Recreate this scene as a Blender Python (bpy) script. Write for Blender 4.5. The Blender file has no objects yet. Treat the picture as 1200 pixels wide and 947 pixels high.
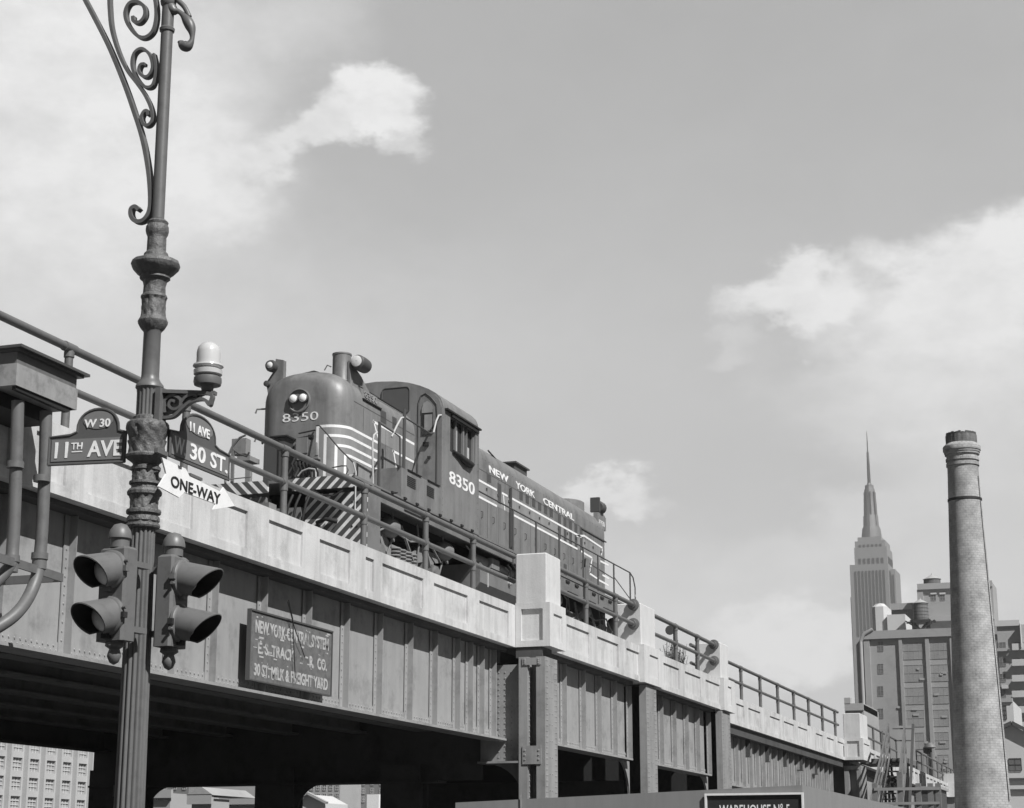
import bpy, bmesh, math, random
from mathutils import Vector, Matrix, noise
R = math.radians
random.seed(7)
SC = bpy.context.scene
COL = SC.collection

# ------------------------------------------------------------------ camera
# world axes: +X runs along the viaduct (away from the camera), +Y across the
# street towards the viaduct, Z up; the street is z = 0, the lens is at 1.6 m
FPX = 2180.0
PITCH = math.atan(544.0 / FPX)
YAW = math.atan(780.0 / math.hypot(FPX, 544.0))
CAMP = Vector((0, 0, 1.6))
cF = Vector((math.cos(YAW) * math.cos(PITCH), math.sin(YAW) * math.cos(PITCH), math.sin(PITCH)))
cR = Vector((math.sin(YAW), -math.cos(YAW), 0))
cU = cR.cross(cF)
cd = bpy.data.cameras.new('camera'); cam = bpy.data.objects.new('camera', cd); COL.objects.link(cam)
cd.sensor_width = 36.0; cd.lens = 36.0 * FPX / 1200.0; cd.clip_start = 0.2; cd.clip_end = 12000
m = Matrix((cR, cU, -cF)).transposed().to_4x4(); m.translation = CAMP; cam.matrix_world = m
SC.camera = cam
SC.render.resolution_x = 1024; SC.render.resolution_y = 808
SC.view_settings.view_transform = 'Standard'; SC.view_settings.look = 'None'
SC.view_settings.exposure = 0.35; SC.view_settings.gamma = 1.0
SC.view_settings.use_curve_mapping = False

def ray(x, y): return cF * FPX + cR * (x - 600.0) - cU * (y - 473.5)
def uy(x, y, Y):
    d = ray(x, y); return CAMP + d * (Y / d.y)
def ux(x, y, X):
    d = ray(x, y); return CAMP + d * (X / d.x)
def uz(x, y, Z):
    d = ray(x, y); return CAMP + d * ((Z - 1.6) / d.z)
def ud(x, y, D):
    d = ray(x, y); h = Vector((math.cos(YAW), math.sin(YAW), 0)); return CAMP + d * (D / d.dot(h))
def azel(x, y):
    d = ray(x, y).normalized(); return math.degrees(math.atan2(d.y, d.x)), math.degrees(math.asin(d.z))

# ------------------------------------------------------------------ sun, sky
LDIR = Vector((0.55, 1.0, -1.2)).normalized()
SUN_EL = math.asin(-LDIR.z)
sl = bpy.data.lights.new('sun', 'SUN'); sl.energy = 5.0; sl.angle = R(0.53); sl.color = (1, .995, .985)
so = bpy.data.objects.new('sun', sl); COL.objects.link(so); so.location = (-20, -40, 60)
so.rotation_euler = LDIR.to_track_quat('-Z', 'Y').to_euler()

W = bpy.data.worlds.new('World'); SC.world = W; W.use_nodes = True
nt = W.node_tree; N = nt.nodes; L = nt.links; N.clear()
def wn(t, **k):
    n = N.new(t)
    for a, b in k.items(): setattr(n, a, b)
    return n
def wmath(op, a, b=None, c=None, clamp=False):
    n = N.new('ShaderNodeMath'); n.operation = op; n.use_clamp = clamp
    for i, v in enumerate((a, b, c)):
        if v is None: continue
        if isinstance(v, (int, float)): n.inputs[i].default_value = v
        else: L.new(v, n.inputs[i])
    return n.outputs[0]
SKY_STRENGTH = 0.10
sky = wn('ShaderNodeTexSky', sky_type='NISHITA', sun_disc=False)
sky.sun_elevation = SUN_EL
sky.sun_rotation = math.atan2(-LDIR.x, -LDIR.y)
sky.air_density = 1.0; sky.dust_density = 2.0
bw = wn('ShaderNodeRGBToBW'); L.new(sky.outputs[0], bw.inputs[0])
tc = wn('ShaderNodeTexCoord'); sep = wn('ShaderNodeSeparateXYZ'); L.new(tc.outputs['Generated'], sep.inputs[0])
az0 = wmath('MULTIPLY', wmath('ARCTAN2', sep.outputs[1], sep.outputs[0]), 180 / math.pi)
el0 = wmath('MULTIPLY', wmath('ARCSINE', sep.outputs[2]), 180 / math.pi)
def wnoise(scale, detail, rough, off=0.0, dist=0.0):
    mp = wn('ShaderNodeMapping'); mp.inputs['Location'].default_value = (off, off * .7, -off)
    mp.inputs['Scale'].default_value = (1, 1, 1.7)
    L.new(tc.outputs['Generated'], mp.inputs[0])
    n = wn('ShaderNodeTexNoise'); n.inputs['Scale'].default_value = scale; n.inputs['Detail'].default_value = detail
    n.inputs['Roughness'].default_value = rough; n.inputs['Distortion'].default_value = dist
    L.new(mp.outputs[0], n.inputs['Vector']); return n.outputs['Fac']
n1 = wnoise(18, 10, .60, 3.1); n2 = wnoise(18, 10, .60, 9.4)
az = wmath('ADD', az0, wmath('MULTIPLY', wmath('SUBTRACT', n1, .5), 4.8))
el = wmath('ADD', el0, wmath('MULTIPLY', wmath('SUBTRACT', n2, .5), 4.8))
def ssm(x, lo, hi):
    mr = wn('ShaderNodeMapRange', interpolation_type='SMOOTHSTEP')
    L.new(x, mr.inputs[0]); mr.inputs[1].default_value = lo; mr.inputs[2].default_value = hi
    mr.inputs[3].default_value = 1.0; mr.inputs[4].default_value = 0.0
    return mr.outputs[0]
PXD = 38.5
# px, py, half-width px, half-height px, tilt (deg, + = rising to the right), strength, softness
BLOBS = [(60, 110, 265, 230, 0, .86, .35), (190, 205, 120, 95, -10, .8, .3), (110, 420, 330, 230, 0, .45, .7),
         (350, 30, 90, 60, 0, .35, .8), (450, 112, 54, 38, 8, 1.0, .35), (365, 148, 95, 26, 30, .75, .5),
         (480, 160, 30, 22, -30, .5, .6),
         (706, 582, 62, 22, 8, 1.0, .4), (925, 350, 90, 40, 10, .95, .3), (1130, 345, 165, 74, 18, .9, .3),
         (1200, 300, 80, 40, 5, .8, .4), (1120, 425, 200, 70, 10, .62, .5), (1170, 500, 150, 90, 0, .5, .6),
         (930, 700, 260, 70, 0, .4, .7), (950, 745, 130, 44, 14, 1.0, .3), (1010, 610, 120, 40, 12, .4, .5), (860, 420, 40, 18, 0, .3, .7),
         (1160, 640, 110, 80, 0, .3, .8), (640, 760, 200, 160, 0, .35, .9), (500, 420, 240, 120, 0, .16, .9)]
mask = None
for (px, py, a, b, t, s, soft) in BLOBS:
    A, E0 = azel(px, py)
    dx = wmath('SUBTRACT', A, az); dy = wmath('SUBTRACT', el, E0)      # dx > 0 to the right in the picture
    c_, s_ = math.cos(R(t)), math.sin(R(t))
    u = wmath('DIVIDE', wmath('ADD', wmath('MULTIPLY', dx, c_), wmath('MULTIPLY', dy, s_)), a / PXD)
    v = wmath('DIVIDE', wmath('SUBTRACT', wmath('MULTIPLY', dy, c_), wmath('MULTIPLY', dx, s_)), b / PXD)
    q = wmath('SQRT', wmath('ADD', wmath('MULTIPLY', u, u), wmath('MULTIPLY', v, v)))
    mm = wmath('MULTIPLY', ssm(q, max(.15, .85 - soft), 1.15 + soft * .5), s)
    mask = mm if mask is None else wmath('SUBTRACT', wmath('ADD', mask, mm), wmath('MULTIPLY', mask, mm))
fine = wnoise(26, 9, .66, 21.0)
mask = wmath('MULTIPLY', mask, wmath('ADD', .38, wmath('MULTIPLY', fine, 1.2)), clamp=True)
# clouds over the rest of the sky (outside what the photograph shows)
gen = ssm(wnoise(3.2, 8, .58, 40.0, .3), .62, .44)
gfar = wmath('SUBTRACT', 1.0, ssm(wmath('ABSOLUTE', wmath('SUBTRACT', az0, 19.0)), 22.0, 45.0))
mask = wmath('MAXIMUM', mask, wmath('MULTIPLY', wmath('SUBTRACT', 1.0, gen), wmath('MULTIPLY', gfar, .06)))
base = wmath('ADD', wmath('MULTIPLY', bw.outputs[0], .4), 2.85)
hi = wmath('MULTIPLY', wmath('SUBTRACT', 1.0, wmath('MULTIPLY', wmath('SUBTRACT', 1.0, ssm(el0, 27.0, 42.0)), .85)),
           wmath('SUBTRACT', 1.0, wmath('MULTIPLY', wmath('SUBTRACT', 1.0, ssm(wmath('ABSOLUTE', wmath('SUBTRACT', az0, 19.0)), 20.0, 36.0)), .9)))
base = wmath('ADD', base, wmath('MULTIPLY', ssm(el0, 4.0, 30.0), 1.15))
base = wmath('MULTIPLY', base, hi)     # sky dimmed towards the zenith and outside the view, to cut fill light
base = wmath('ADD', base, wmath('MULTIPLY', wmath('SUBTRACT', wnoise(5, 7, .6, 60.0), .5), 1.1))
val = wmath('ADD', wmath('MULTIPLY', base, wmath('SUBTRACT', 1.0, mask)), wmath('MULTIPLY', mask, 7.5))
comb = wn('ShaderNodeCombineXYZ')
for i in range(3): L.new(val, comb.inputs[i])
bg = wn('ShaderNodeBackground'); bg.inputs['Strength'].default_value = SKY_STRENGTH
L.new(comb.outputs[0], bg.inputs['Color'])
wo = wn('ShaderNodeOutputWorld'); L.new(bg.outputs[0], wo.inputs['Surface'])

# ------------------------------------------------------------------ materials (a black-and-white world: every base colour is a grey)
MATS = {}
def mat(name, v, rough=.7, amp=.12, scale=3.0, metal=0.0, bump=0.0, bscale=40.0, streak=0.0, sscale=5.0,
        dirt=0.0, dscale=1.3, spec=.5, coat=0.0):
    m = bpy.data.materials.new(name); m.use_nodes = True
    T = m.node_tree; n = T.nodes; l = T.links; bs = n['Principled BSDF']
    bs.inputs['Roughness'].default_value = rough; bs.inputs['Metallic'].default_value = metal
    bs.inputs['Specular IOR Level'].default_value = spec
    if coat: bs.inputs['Coat Weight'].default_value = coat; bs.inputs['Coat Roughness'].default_value = .25
    g = n.new('ShaderNodeNewGeometry')
    def noi(sc, det, ro, sv=(1, 1, 1)):
        mp = n.new('ShaderNodeMapping'); mp.inputs['Scale'].default_value = sv; l.new(g.outputs['Position'], mp.inputs[0])
        t = n.new('ShaderNodeTexNoise'); t.inputs['Scale'].default_value = sc; t.inputs['Detail'].default_value = det
        t.inputs['Roughness'].default_value = ro; l.new(mp.outputs[0], t.inputs['Vector']); return t.outputs['Fac']
    def M(op, a, b, cl=False):
        q = n.new('ShaderNodeMath'); q.operation = op; q.use_clamp = cl
        for i, z in enumerate((a, b)):
            if isinstance(z, (int, float)): q.inputs[i].default_value = z
            else: l.new(z, q.inputs[i])
        return q.outputs[0]
    f = M('ADD', 1.0, M('MULTIPLY', M('SUBTRACT', noi(scale, 6, .65), .5), amp * 2.6))
    if streak:
        s = noi(sscale, 5, .7, (1, 1, .07))
        mr = n.new('ShaderNodeMapRange'); l.new(s, mr.inputs[0])
        mr.inputs[1].default_value = .42; mr.inputs[2].default_value = .68; mr.inputs[3].default_value = 1.0; mr.inputs[4].default_value = 1 - streak
        f = M('MULTIPLY', f, mr.outputs[0])
    if dirt:
        s = noi(dscale, 7, .72)
        mr = n.new('ShaderNodeMapRange'); l.new(s, mr.inputs[0])
        mr.inputs[1].default_value = .5; mr.inputs[2].default_value = .66; mr.inputs[3].default_value = 1.0; mr.inputs[4].default_value = 1 - dirt
        f = M('MULTIPLY', f, mr.outputs[0])
    val = M('MULTIPLY', f, v, True)
    cb = n.new('ShaderNodeCombineColor')
    for i in range(3): l.new(val, cb.inputs[i])
    l.new(cb.outputs[0], bs.inputs['Base Color'])
    if rough < .9:
        l.new(M('ADD', rough - .08, M('MULTIPLY', noi(scale * 3, 4, .6), .16), True), bs.inputs['Roughness'])
    if bump:
        bp = n.new('ShaderNodeBump'); bp.inputs['Strength'].default_value = 1.0; bp.inputs['Distance'].default_value = bump
        l.new(noi(bscale, 6, .65), bp.inputs['Height']); l.new(bp.outputs[0], bs.inputs['Normal'])
    MATS[name] = m; return m

M_conc = mat('weathered_concrete', .57, .9, .14, 1.6, bump=.004, bscale=25, streak=.26, sscale=3.2, dirt=.24, dscale=1.4)
M_conc2 = mat('pier_concrete', .60, .9, .08, 2.0, bump=.004, bscale=30, streak=.14, sscale=6, dirt=.1)
M_steel = mat('painted_girder_steel', .315, .7, .12, 2.0, bump=.0015, bscale=18, streak=.14, sscale=5, dirt=.28, dscale=1.7, spec=.15)
M_steel2 = mat('painted_column_steel', .29, .6, .10, 3.0, bump=.001, streak=.2, dirt=.2, dscale=2.5, spec=.25)
M_under = mat('shade_and_soot_underdeck', .07, .8, .3, 2.0, dirt=.4)  # also paints in shade on the slab edge, cross girder and backing block
M_deck = mat('deck_concrete', .25, .95, .2, 2.0)
M_pipe = mat('railing_pipe_paint', .135, .5, .12, 5.0, dirt=.2, dscale=6)
M_orn = mat('cast_ornament_paint', .13, .42, .15, 6.0, dirt=.3, dscale=14, bump=.012, bscale=30)
M_iron = mat('cast_iron_paint', .135, .42, .12, 6.0, dirt=.2, dscale=9, bump=.0006, bscale=120)
M_sig = mat('signal_paint', .14, .45, .10, 8.0, dirt=.2, dscale=12)
M_loco = mat('locomotive_grey_paint', .215, .45, .09, 1.2, bump=.006, bscale=2.2, streak=.30, sscale=3.5, dirt=.26, dscale=2.0)
M_locob = mat('locomotive_band_paint', .29, .4, .07, 1.2, streak=.25, sscale=3, dirt=.2)
M_locod = mat('locomotive_dark_paint', .075, .5, .1, 3)
M_frame = mat('locomotive_frame_paint', .18, .55, .12, 3, dirt=.25)
M_truck = mat('dusty_running_gear', .22, .7, .25, 4, dirt=.3, dscale=5)
M_black = mat('soot_and_shade_black', .018, .7, .3, 4)  # also paints in shade on bent girders, column gaps and the step opening
M_white = mat('white_paint', .82, .5, .04, 6, dirt=.12, dscale=9)
M_whitew = mat('worn_white_lettering', .72, .7, .1, 12, dirt=.55, dscale=14)
M_glassd = mat('dark_window_glass', .03, .08, .2, 1.0, spec=.8)
M_pale = mat('pale_blind', .45, .6, .1, 6)
M_sign = mat('street_sign_enamel', .10, .35, .06, 9, dirt=.1)
M_signl = mat('street_sign_panel', .19, .35, .06, 9)
M_board = mat('weathered_sign_board', .13, .85, .35, 7, dirt=.35, dscale=10)
M_lens = mat('signal_lens_glass', .75, .2, .2, 20, metal=.05, spec=.9)
M_milk = mat('milk_glass', .55, .18, .04, 6, spec=.7, coat=.5)
M_chrome = mat('lamp_reflector', .75, .15, .05, 6, metal=1.0)
M_brickw = None
M_shed = mat('shed_paint', .26, .8, .10, 3, streak=.15, dirt=.15)
M_shedroof = mat('shed_fascia_metal', .24, .55, .06, 1.5, streak=.1)
M_shedsign = mat('shed_sign_black', .025, .5, .1, 4)
M_esb = mat('limestone_tower', .23, .85, .05, .02)
M_esbw = mat('tower_window_strip', .02, .5, .1, .02)
M_wh = mat('warehouse_masonry', .34, .9, .10, .15, dirt=.15, dscale=.25)
M_whw = mat('warehouse_window_glass', .27, .7, .25, .35)
M_brick2 = mat('dark_brick_block', .20, .9, .1, .2)
M_palew = mat('pale_stucco', .55, .9, .06, .3, dirt=.1, dscale=.3)
M_trim = mat('pale_stone_trim', .36, .85, .06, .4)
M_wood = mat('weathered_timber', .16, .85, .25, 4, streak=.3)
M_pane = mat('factory_pane_glass', .34, .5, .3, 1.5)
M_flr = mat('floor_beam_steel', .17, .8, .3, 2.0, dirt=.4)
M_mast = mat('mast_metal', .13, .6, .1, .05)
M_apt = mat('apartment_brick', .38, .9, .12, .3, dirt=.15, dscale=.3)
M_cab = mat('cabinet_face_paint', .30, .7, .15, 4, streak=.2, dirt=.35, dscale=5)
M_beam = mat('headlamp_glass', .88, .2, .03, 6)
M_fact = mat('factory_concrete', .44, .9, .06, .5, dirt=.12, dscale=.4)
M_winb = mat('building_window_glass', .15, .3, .3, .5)
M_asph = mat('asphalt', .035, .9, .2, 3, bump=.003, bscale=60)
M_pave = mat('pavement_concrete', .07, .9, .12, 2)
M_ground = mat('city_ground', .03, .95, .25, .5)
M_ballast = mat('ballast_stone', .18, .95, .45, 30, bump=.03, bscale=18)
M_rail = mat('rail_steel', .2, .35, .1, 6, metal=.8)
M_weed = mat('dry_weed_leaf', .10, .8, .3, 12)

def brick_mat(name, v, mort, bw_, bh_, amp=.25):
    m = bpy.data.materials.new(name); m.use_nodes = True
    T = m.node_tree; n = T.nodes; l = T.links; bs = n['Principled BSDF']; bs.inputs['Roughness'].default_value = .92
    uvn = n.new('ShaderNodeUVMap')
    br = n.new('ShaderNodeTexBrick'); l.new(uvn.outputs[0], br.inputs[0])
    br.inputs['Color1'].default_value = (v, v, v, 1); w = v * .86; br.inputs['Color2'].default_value = (w, w, w, 1)
    br.inputs['Mortar'].default_value = (mort, mort, mort, 1); br.inputs['Scale'].default_value = 1
    br.inputs['Brick Width'].default_value = bw_; br.inputs['Row Height'].default_value = bh_
    br.inputs['Mortar Size'].default_value = bh_ * .09; br.inputs['Bias'].default_value = -.2
    g = n.new('ShaderNodeNewGeometry'); t = n.new('ShaderNodeTexNoise'); t.inputs['Scale'].default_value = 1.1
    t.inputs['Detail'].default_value = 9; t.inputs['Roughness'].default_value = .74; l.new(g.outputs['Position'], t.inputs['Vector'])
    mr = n.new('ShaderNodeMapRange'); l.new(t.outputs['Fac'], mr.inputs[0]); mr.inputs[1].default_value = .3; mr.inputs[2].default_value = .7
    mr.inputs[3].default_value = 1 - amp; mr.inputs[4].default_value = 1 + amp * 1.3
    mx = n.new('ShaderNodeVectorMath'); mx.operation = 'SCALE'; l.new(br.outputs['Color'], mx.inputs[0]); l.new(mr.outputs[0], mx.inputs['Scale'])
    l.new(mx.outputs[0], bs.inputs['Base Color'])
    bp = n.new('ShaderNodeBump'); bp.inputs['Distance'].default_value = .012; l.new(br.outputs['Fac'], bp.inputs['Height']); bp.invert = True
    l.new(bp.outputs[0], bs.inputs['Normal'])
    return m
M_crown = brick_mat('sooty_crown_brick', .15, .16, .30, .11, .5)
M_chim = brick_mat('chimney_brick', .37, .30, .30, .13, .40)

def zebra_mat():
    m = bpy.data.materials.new('zebra_stripe_paint'); m.use_nodes = True
    T = m.node_tree; n = T.nodes; l = T.links; bs = n['Principled BSDF']; bs.inputs['Roughness'].default_value = .5
    g = n.new('ShaderNodeNewGeometry'); s = n.new('ShaderNodeSeparateXYZ'); l.new(g.outputs['Position'], s.inputs[0])
    def M(op, a, b=None):
        q = n.new('ShaderNodeMath'); q.operation = op
        for i, z in enumerate((a, b)):
            if z is None: continue
            if isinstance(z, (int, float)): q.inputs[i].default_value = z
            else: l.new(z, q.inputs[i])
        return q.outputs[0]
    k = M('FRACT', M('DIVIDE', M('ADD', M('ABSOLUTE', M('SUBTRACT', s.outputs[1], 15.0)), M('SUBTRACT', 20.0, s.outputs[2])), .215))
    st = M('LESS_THAN', k, .40)
    t = n.new('ShaderNodeTexNoise'); t.inputs['Scale'].default_value = 7; t.inputs['Detail'].default_value = 6; l.new(g.outputs['Position'], t.inputs['Vector'])
    v = M('ADD', M('MULTIPLY', M('MULTIPLY', st, .62), M('ADD', .5, t.outputs['Fac'])), .075)
    c = n.new('ShaderNodeCombineColor')
    for i in range(3): l.new(v, c.inputs[i])
    l.new(c.outputs[0], bs.inputs['Base Color']); return m
M_zebra = zebra_mat()

# ------------------------------------------------------------------ mesh helpers
def tag(o, label=None, cat=None, group=None, kind=None):
    if label: o['label'] = label
    if cat: o['category'] = cat
    if group: o['group'] = group
    if kind: o['kind'] = kind
    return o
def thing(name, loc, label, cat, group=None):
    o = bpy.data.objects.new(name, None); COL.objects.link(o); o.location = loc; o.empty_display_size = .2
    return tag(o, label, cat, group)
ORG = {}
def worg(p):
    v = Vector((0, 0, 0))
    while p is not None: v += p.location; p = p.parent
    return v
class MB:
    def __init__(s): s.v = []; s.f = []; s.marks = []
    def add(s, vs, fs):
        b = len(s.v); s.marks.append((b, len(s.f))); s.v += [tuple(x) for x in vs]; s.f += [tuple(i + b for i in f) for f in fs]; return s
    def box(s, a, b):
        x0, x1 = sorted((a[0], b[0])); y0, y1 = sorted((a[1], b[1])); z0, z1 = sorted((a[2], b[2]))
        return s.add([(x0, y0, z0), (x1, y0, z0), (x1, y1, z0), (x0, y1, z0), (x0, y0, z1), (x1, y0, z1), (x1, y1, z1), (x0, y1, z1)],
                     [(0, 3, 2, 1), (4, 5, 6, 7), (0, 1, 5, 4), (1, 2, 6, 5), (2, 3, 7, 6), (3, 0, 4, 7)])
    def bev(s, a, b, r):
        """box with chamfered vertical and top edges"""
        x0, x1 = sorted((a[0], b[0])); y0, y1 = sorted((a[1], b[1])); z0, z1 = sorted((a[2], b[2]))
        def oct_(e, z): return [(x0 + e, y0 + e + r, z), (x0 + e + r, y0 + e, z), (x1 - e - r, y0 + e, z), (x1 - e, y0 + e + r, z),
                                (x1 - e, y1 - e - r, z), (x1 - e - r, y1 - e, z), (x0 + e + r, y1 - e, z), (x0 + e, y1 - e - r, z)]
        vs = oct_(0, z0) + oct_(0, z1 - r) + oct_(r, z1)
        fs = [tuple(range(7, -1, -1)), tuple(range(16, 24))]
        for k in range(2):
            for i in range(8): j = (i + 1) % 8; fs.append((k * 8 + i, k * 8 + j, k * 8 + 8 + j, k * 8 + 8 + i))
        return s.add(vs, fs)
    def obox(s, c, ax, ay, az):
        """oriented box: centre and three half-axis vectors"""
        c = Vector(c); ax, ay, az = Vector(ax), Vector(ay), Vector(az)
        vs = [c + ax * i + ay * j + az * k for k in (-1, 1) for j in (-1, 1) for i in (-1, 1)]
        return s.add(vs, [(0, 2, 3, 1), (4, 5, 7, 6), (0, 1, 5, 4), (1, 3, 7, 5), (3, 2, 6, 7), (2, 0, 4, 6)])
    def beam(s, p, q, w, h, up=(0, 0, 1)):
        p, q = Vector(p), Vector(q); d = (q - p); t = d.normalized(); up = Vector(up)
        sd = t.cross(up)
        if sd.length < 1e-4: sd = t.cross(Vector((1, 0, 0)))
        sd.normalize(); u2 = sd.cross(t).normalized()
        return s.obox((p + q) / 2, d / 2, sd * w / 2, u2 * h / 2)
    def extr(s, poly, vec):
        n = len(poly); vec = Vector(vec); vs = [Vector(p) for p in poly] + [Vector(p) + vec for p in poly]
        return s.add(vs, [tuple(range(n - 1, -1, -1)), tuple(range(n, 2 * n))] + [(i, (i + 1) % n, n + (i + 1) % n, n + i) for i in range(n)])
    def tube(s, pts, r, n=8, cap=True, flat=None, nrm=None):
        """tube along a path; r number or list; flat=(a,b) makes a flat strap with nrm as its plane normal"""
        pts = [Vector(p) for p in pts]; m_ = len(pts); rr = r if isinstance(r, (list, tuple)) else [r] * m_
        vs = []; ref = Vector(nrm) if nrm else None
        if ref is None:
            t0 = (pts[1] - pts[0]).normalized(); ref = Vector((0, 0, 1)) if abs(t0.z) < .9 else Vector((1, 0, 0))
        prev = None
        for i, p in enumerate(pts):
            t = (pts[min(i + 1, m_ - 1)] - pts[max(i - 1, 0)]).normalized()
            if nrm: a = ref - t * ref.dot(t)
            else:
                a = (prev if prev is not None else ref); a = a - t * a.dot(t)
            if a.length < 1e-5: a = t.orthogonal()
            a.normalize(); b = t.cross(a); prev = a
            if flat:
                for (i1, i2) in ((-1, -1), (1, -1), (1, 1), (-1, 1)): vs.append(p + a * flat[0] * i1 / 2 + b * flat[1] * i2 / 2)
            else:
                for k in range(n):
                    an = 2 * math.pi * k / n; vs.append(p + (a * math.cos(an) + b * math.sin(an)) * rr[i])
        k = 4 if flat else n; fs = []
        for i in range(m_ - 1):
            for j in range(k): fs.append((i * k + j, i * k + (j + 1) % k, (i + 1) * k + (j + 1) % k, (i + 1) * k + j))
        if cap: fs += [tuple(range(k - 1, -1, -1)), tuple(range((m_ - 1) * k, m_ * k))]
        return s.add(vs, fs)
    def cyl(s, p, q, r, n=16, r2=None): return s.tube([p, q], [r, r if r2 is None else r2], n)
    def lathe(s, prof, c=(0, 0, 0), n=24, axis=(0, 0, 1), mod=None, cap=True):
        """prof: list of (radius, height along axis)"""
        c = Vector(c); ax = Vector(axis).normalized(); a = ax.orthogonal().normalized() if abs(ax.z) < .99 else Vector((1, 0, 0)); b = ax.cross(a)
        vs = []
        for (r, h) in prof:
            for k in range(n):
                an = 2 * math.pi * k / n; r2 = r * (mod(an, h) if mod else 1); vs.append(c + ax * h + (a * math.cos(an) + b * math.sin(an)) * r2)
        fs = []
        for i in range(len(prof) - 1):
            for j in range(n): fs.append((i * n + j, i * n + (j + 1) % n, (i + 1) * n + (j + 1) % n, (i + 1) * n + j))
        if cap: fs += [tuple(range(n - 1, -1, -1)), tuple(range((len(prof) - 1) * n, len(prof) * n))]
        return s.add(vs, fs)
    def rivet(s, p, nrm, r=.016):
        p = Vector(p); nn = Vector(nrm).normalized(); a = nn.orthogonal().normalized(); b = nn.cross(a); vs = []
        for (q, h) in ((1, 0), (.75, .6)):
            for k in range(6):
                an = k * math.pi / 3; vs.append(p + (a * math.cos(an) + b * math.sin(an)) * r * q + nn * h * r)
        fs = [(6, 7, 8, 9, 10, 11)] + [(i, (i + 1) % 6, 6 + (i + 1) % 6, 6 + i) for i in range(6)]
        return s.add(vs, fs)
    def build(s, name, mt, parent=None, smooth=None, fix=True):
        me = bpy.data.meshes.new(name)
        o_ = worg(parent) if parent is not None else Vector((0, 0, 0))
        me.from_pydata([(v[0] - o_.x, v[1] - o_.y, v[2] - o_.z) for v in s.v], [], s.f)
        if fix:
            bm = bmesh.new(); bm.from_mesh(me); bmesh.ops.recalc_face_normals(bm, faces=bm.faces); bm.to_mesh(me); bm.free()
        if smooth:
            me.polygons.foreach_set('use_smooth', [True] * len(me.polygons)); me.set_sharp_from_angle(angle=R(smooth))
        me.materials.append(mt); me.update()
        ob = bpy.data.objects.new(name, me); COL.objects.link(ob); ob.parent = parent
        return ob
def each(mb, name, mt, parent, smooth=None, n=1):
    """one object per piece collected in mb (n primitives to a piece)"""
    ms = mb.marks[::n] + [(len(mb.v), len(mb.f))]; out = []
    for (v0, f0), (v1, f1) in zip(ms[:-1], ms[1:]):
        q = MB(); q.add(mb.v[v0:v1], [tuple(i - v0 for i in f) for f in mb.f[f0:f1]]); out.append(q.build(name, mt, parent, smooth))
    return out
def struct(name, mb, mt, kind='structure'):
    o = mb.build(name, mt); o['kind'] = kind; return o
def copy_tree(o, parent=None):
    c = o.copy(); COL.objects.link(c); c.parent = parent
    for ch in list(o.children): copy_tree(ch, c)
    return c

def text_mesh(name, txt, P0, xd, ud_, w, h, mt, parent, depth=.006, bold=0.0, fit=True):
    """lettering fitted into the box from P0 (lower left) along xd and ud_, as a mesh"""
    cu = bpy.data.curves.new(name, 'FONT'); cu.body = txt; cu.size = 1; cu.extrude = .02; cu.offset = bold; cu.resolution_u = 3
    ob = bpy.data.objects.new(name, cu); COL.objects.link(ob)
    dg = bpy.context.evaluated_depsgraph_get(); dg.update()
    me = bpy.data.meshes.new_from_object(ob.evaluated_get(dg)); bpy.data.objects.remove(ob)
    xs = [v.co.x for v in me.vertices]; ys = [v.co.y for v in me.vertices]
    x0, x1, y0, y1 = min(xs), max(xs), min(ys), max(ys)
    xd = Vector(xd).normalized(); ud2 = Vector(ud_).normalized(); nn = xd.cross(ud2)
    o_ = worg(parent) if parent is not None else Vector((0, 0, 0)); P0 = Vector(P0)
    for v in me.vertices:
        a = (v.co.x - x0) / (x1 - x0) * w; b = (v.co.y - y0) / (y1 - y0) * h
        v.co = P0 + xd * a + ud2 * b + nn * (depth if v.co.z > 0 else -.004) - o_
    me.materials.clear(); me.materials.append(mt)
    o = bpy.data.objects.new(name, me); COL.objects.link(o); o.parent = parent
    return o

# ------------------------------------------------------------------ ground, streets
g = MB(); g.box((-600, -3500, -.3), (6000, 3500, -.02)); struct('ground', g, M_ground)
g = MB(); g.box((-200, -3.4, -.05), (420, 5.6, .004)); struct('road', g, M_asph)
g = MB(); g.box((-6.5, -200, -.05), (8.6, -3.41, .003)); g.box((-6.5, 5.61, -.05), (8.6, 240, .003)); struct('road', g, M_asph)
g = MB(); g.box((8.62, 5.62, -.05), (420, 24, .14)); struct('pavement', g, M_pave)
g = MB(); g.box((-200, -8, -.05), (-6.52, -3.41, .14)); g.box((8.62, -8, -.05), (420, -3.41, .14)); struct('pavement', g, M_pave)
g = MB()
for i in range(60): g.box((10 + i * 6, 1.05, .004), (13 + i * 6, 1.17, .008))
struct('road_markings', g, M_white)

# ------------------------------------------------------------------ railway viaduct
Z_BOT, Z_TOP, Z_FL, Z_CAP, Z_RAIL, Z_MID = 5.83, 6.66, 4.04, 7.69, 7.75, 7.19
vi = thing('railway_viaduct', (35, 16, 0), 'steel plate-girder railway viaduct with pale concrete parapet crossing the whole picture', 'viaduct')

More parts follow.
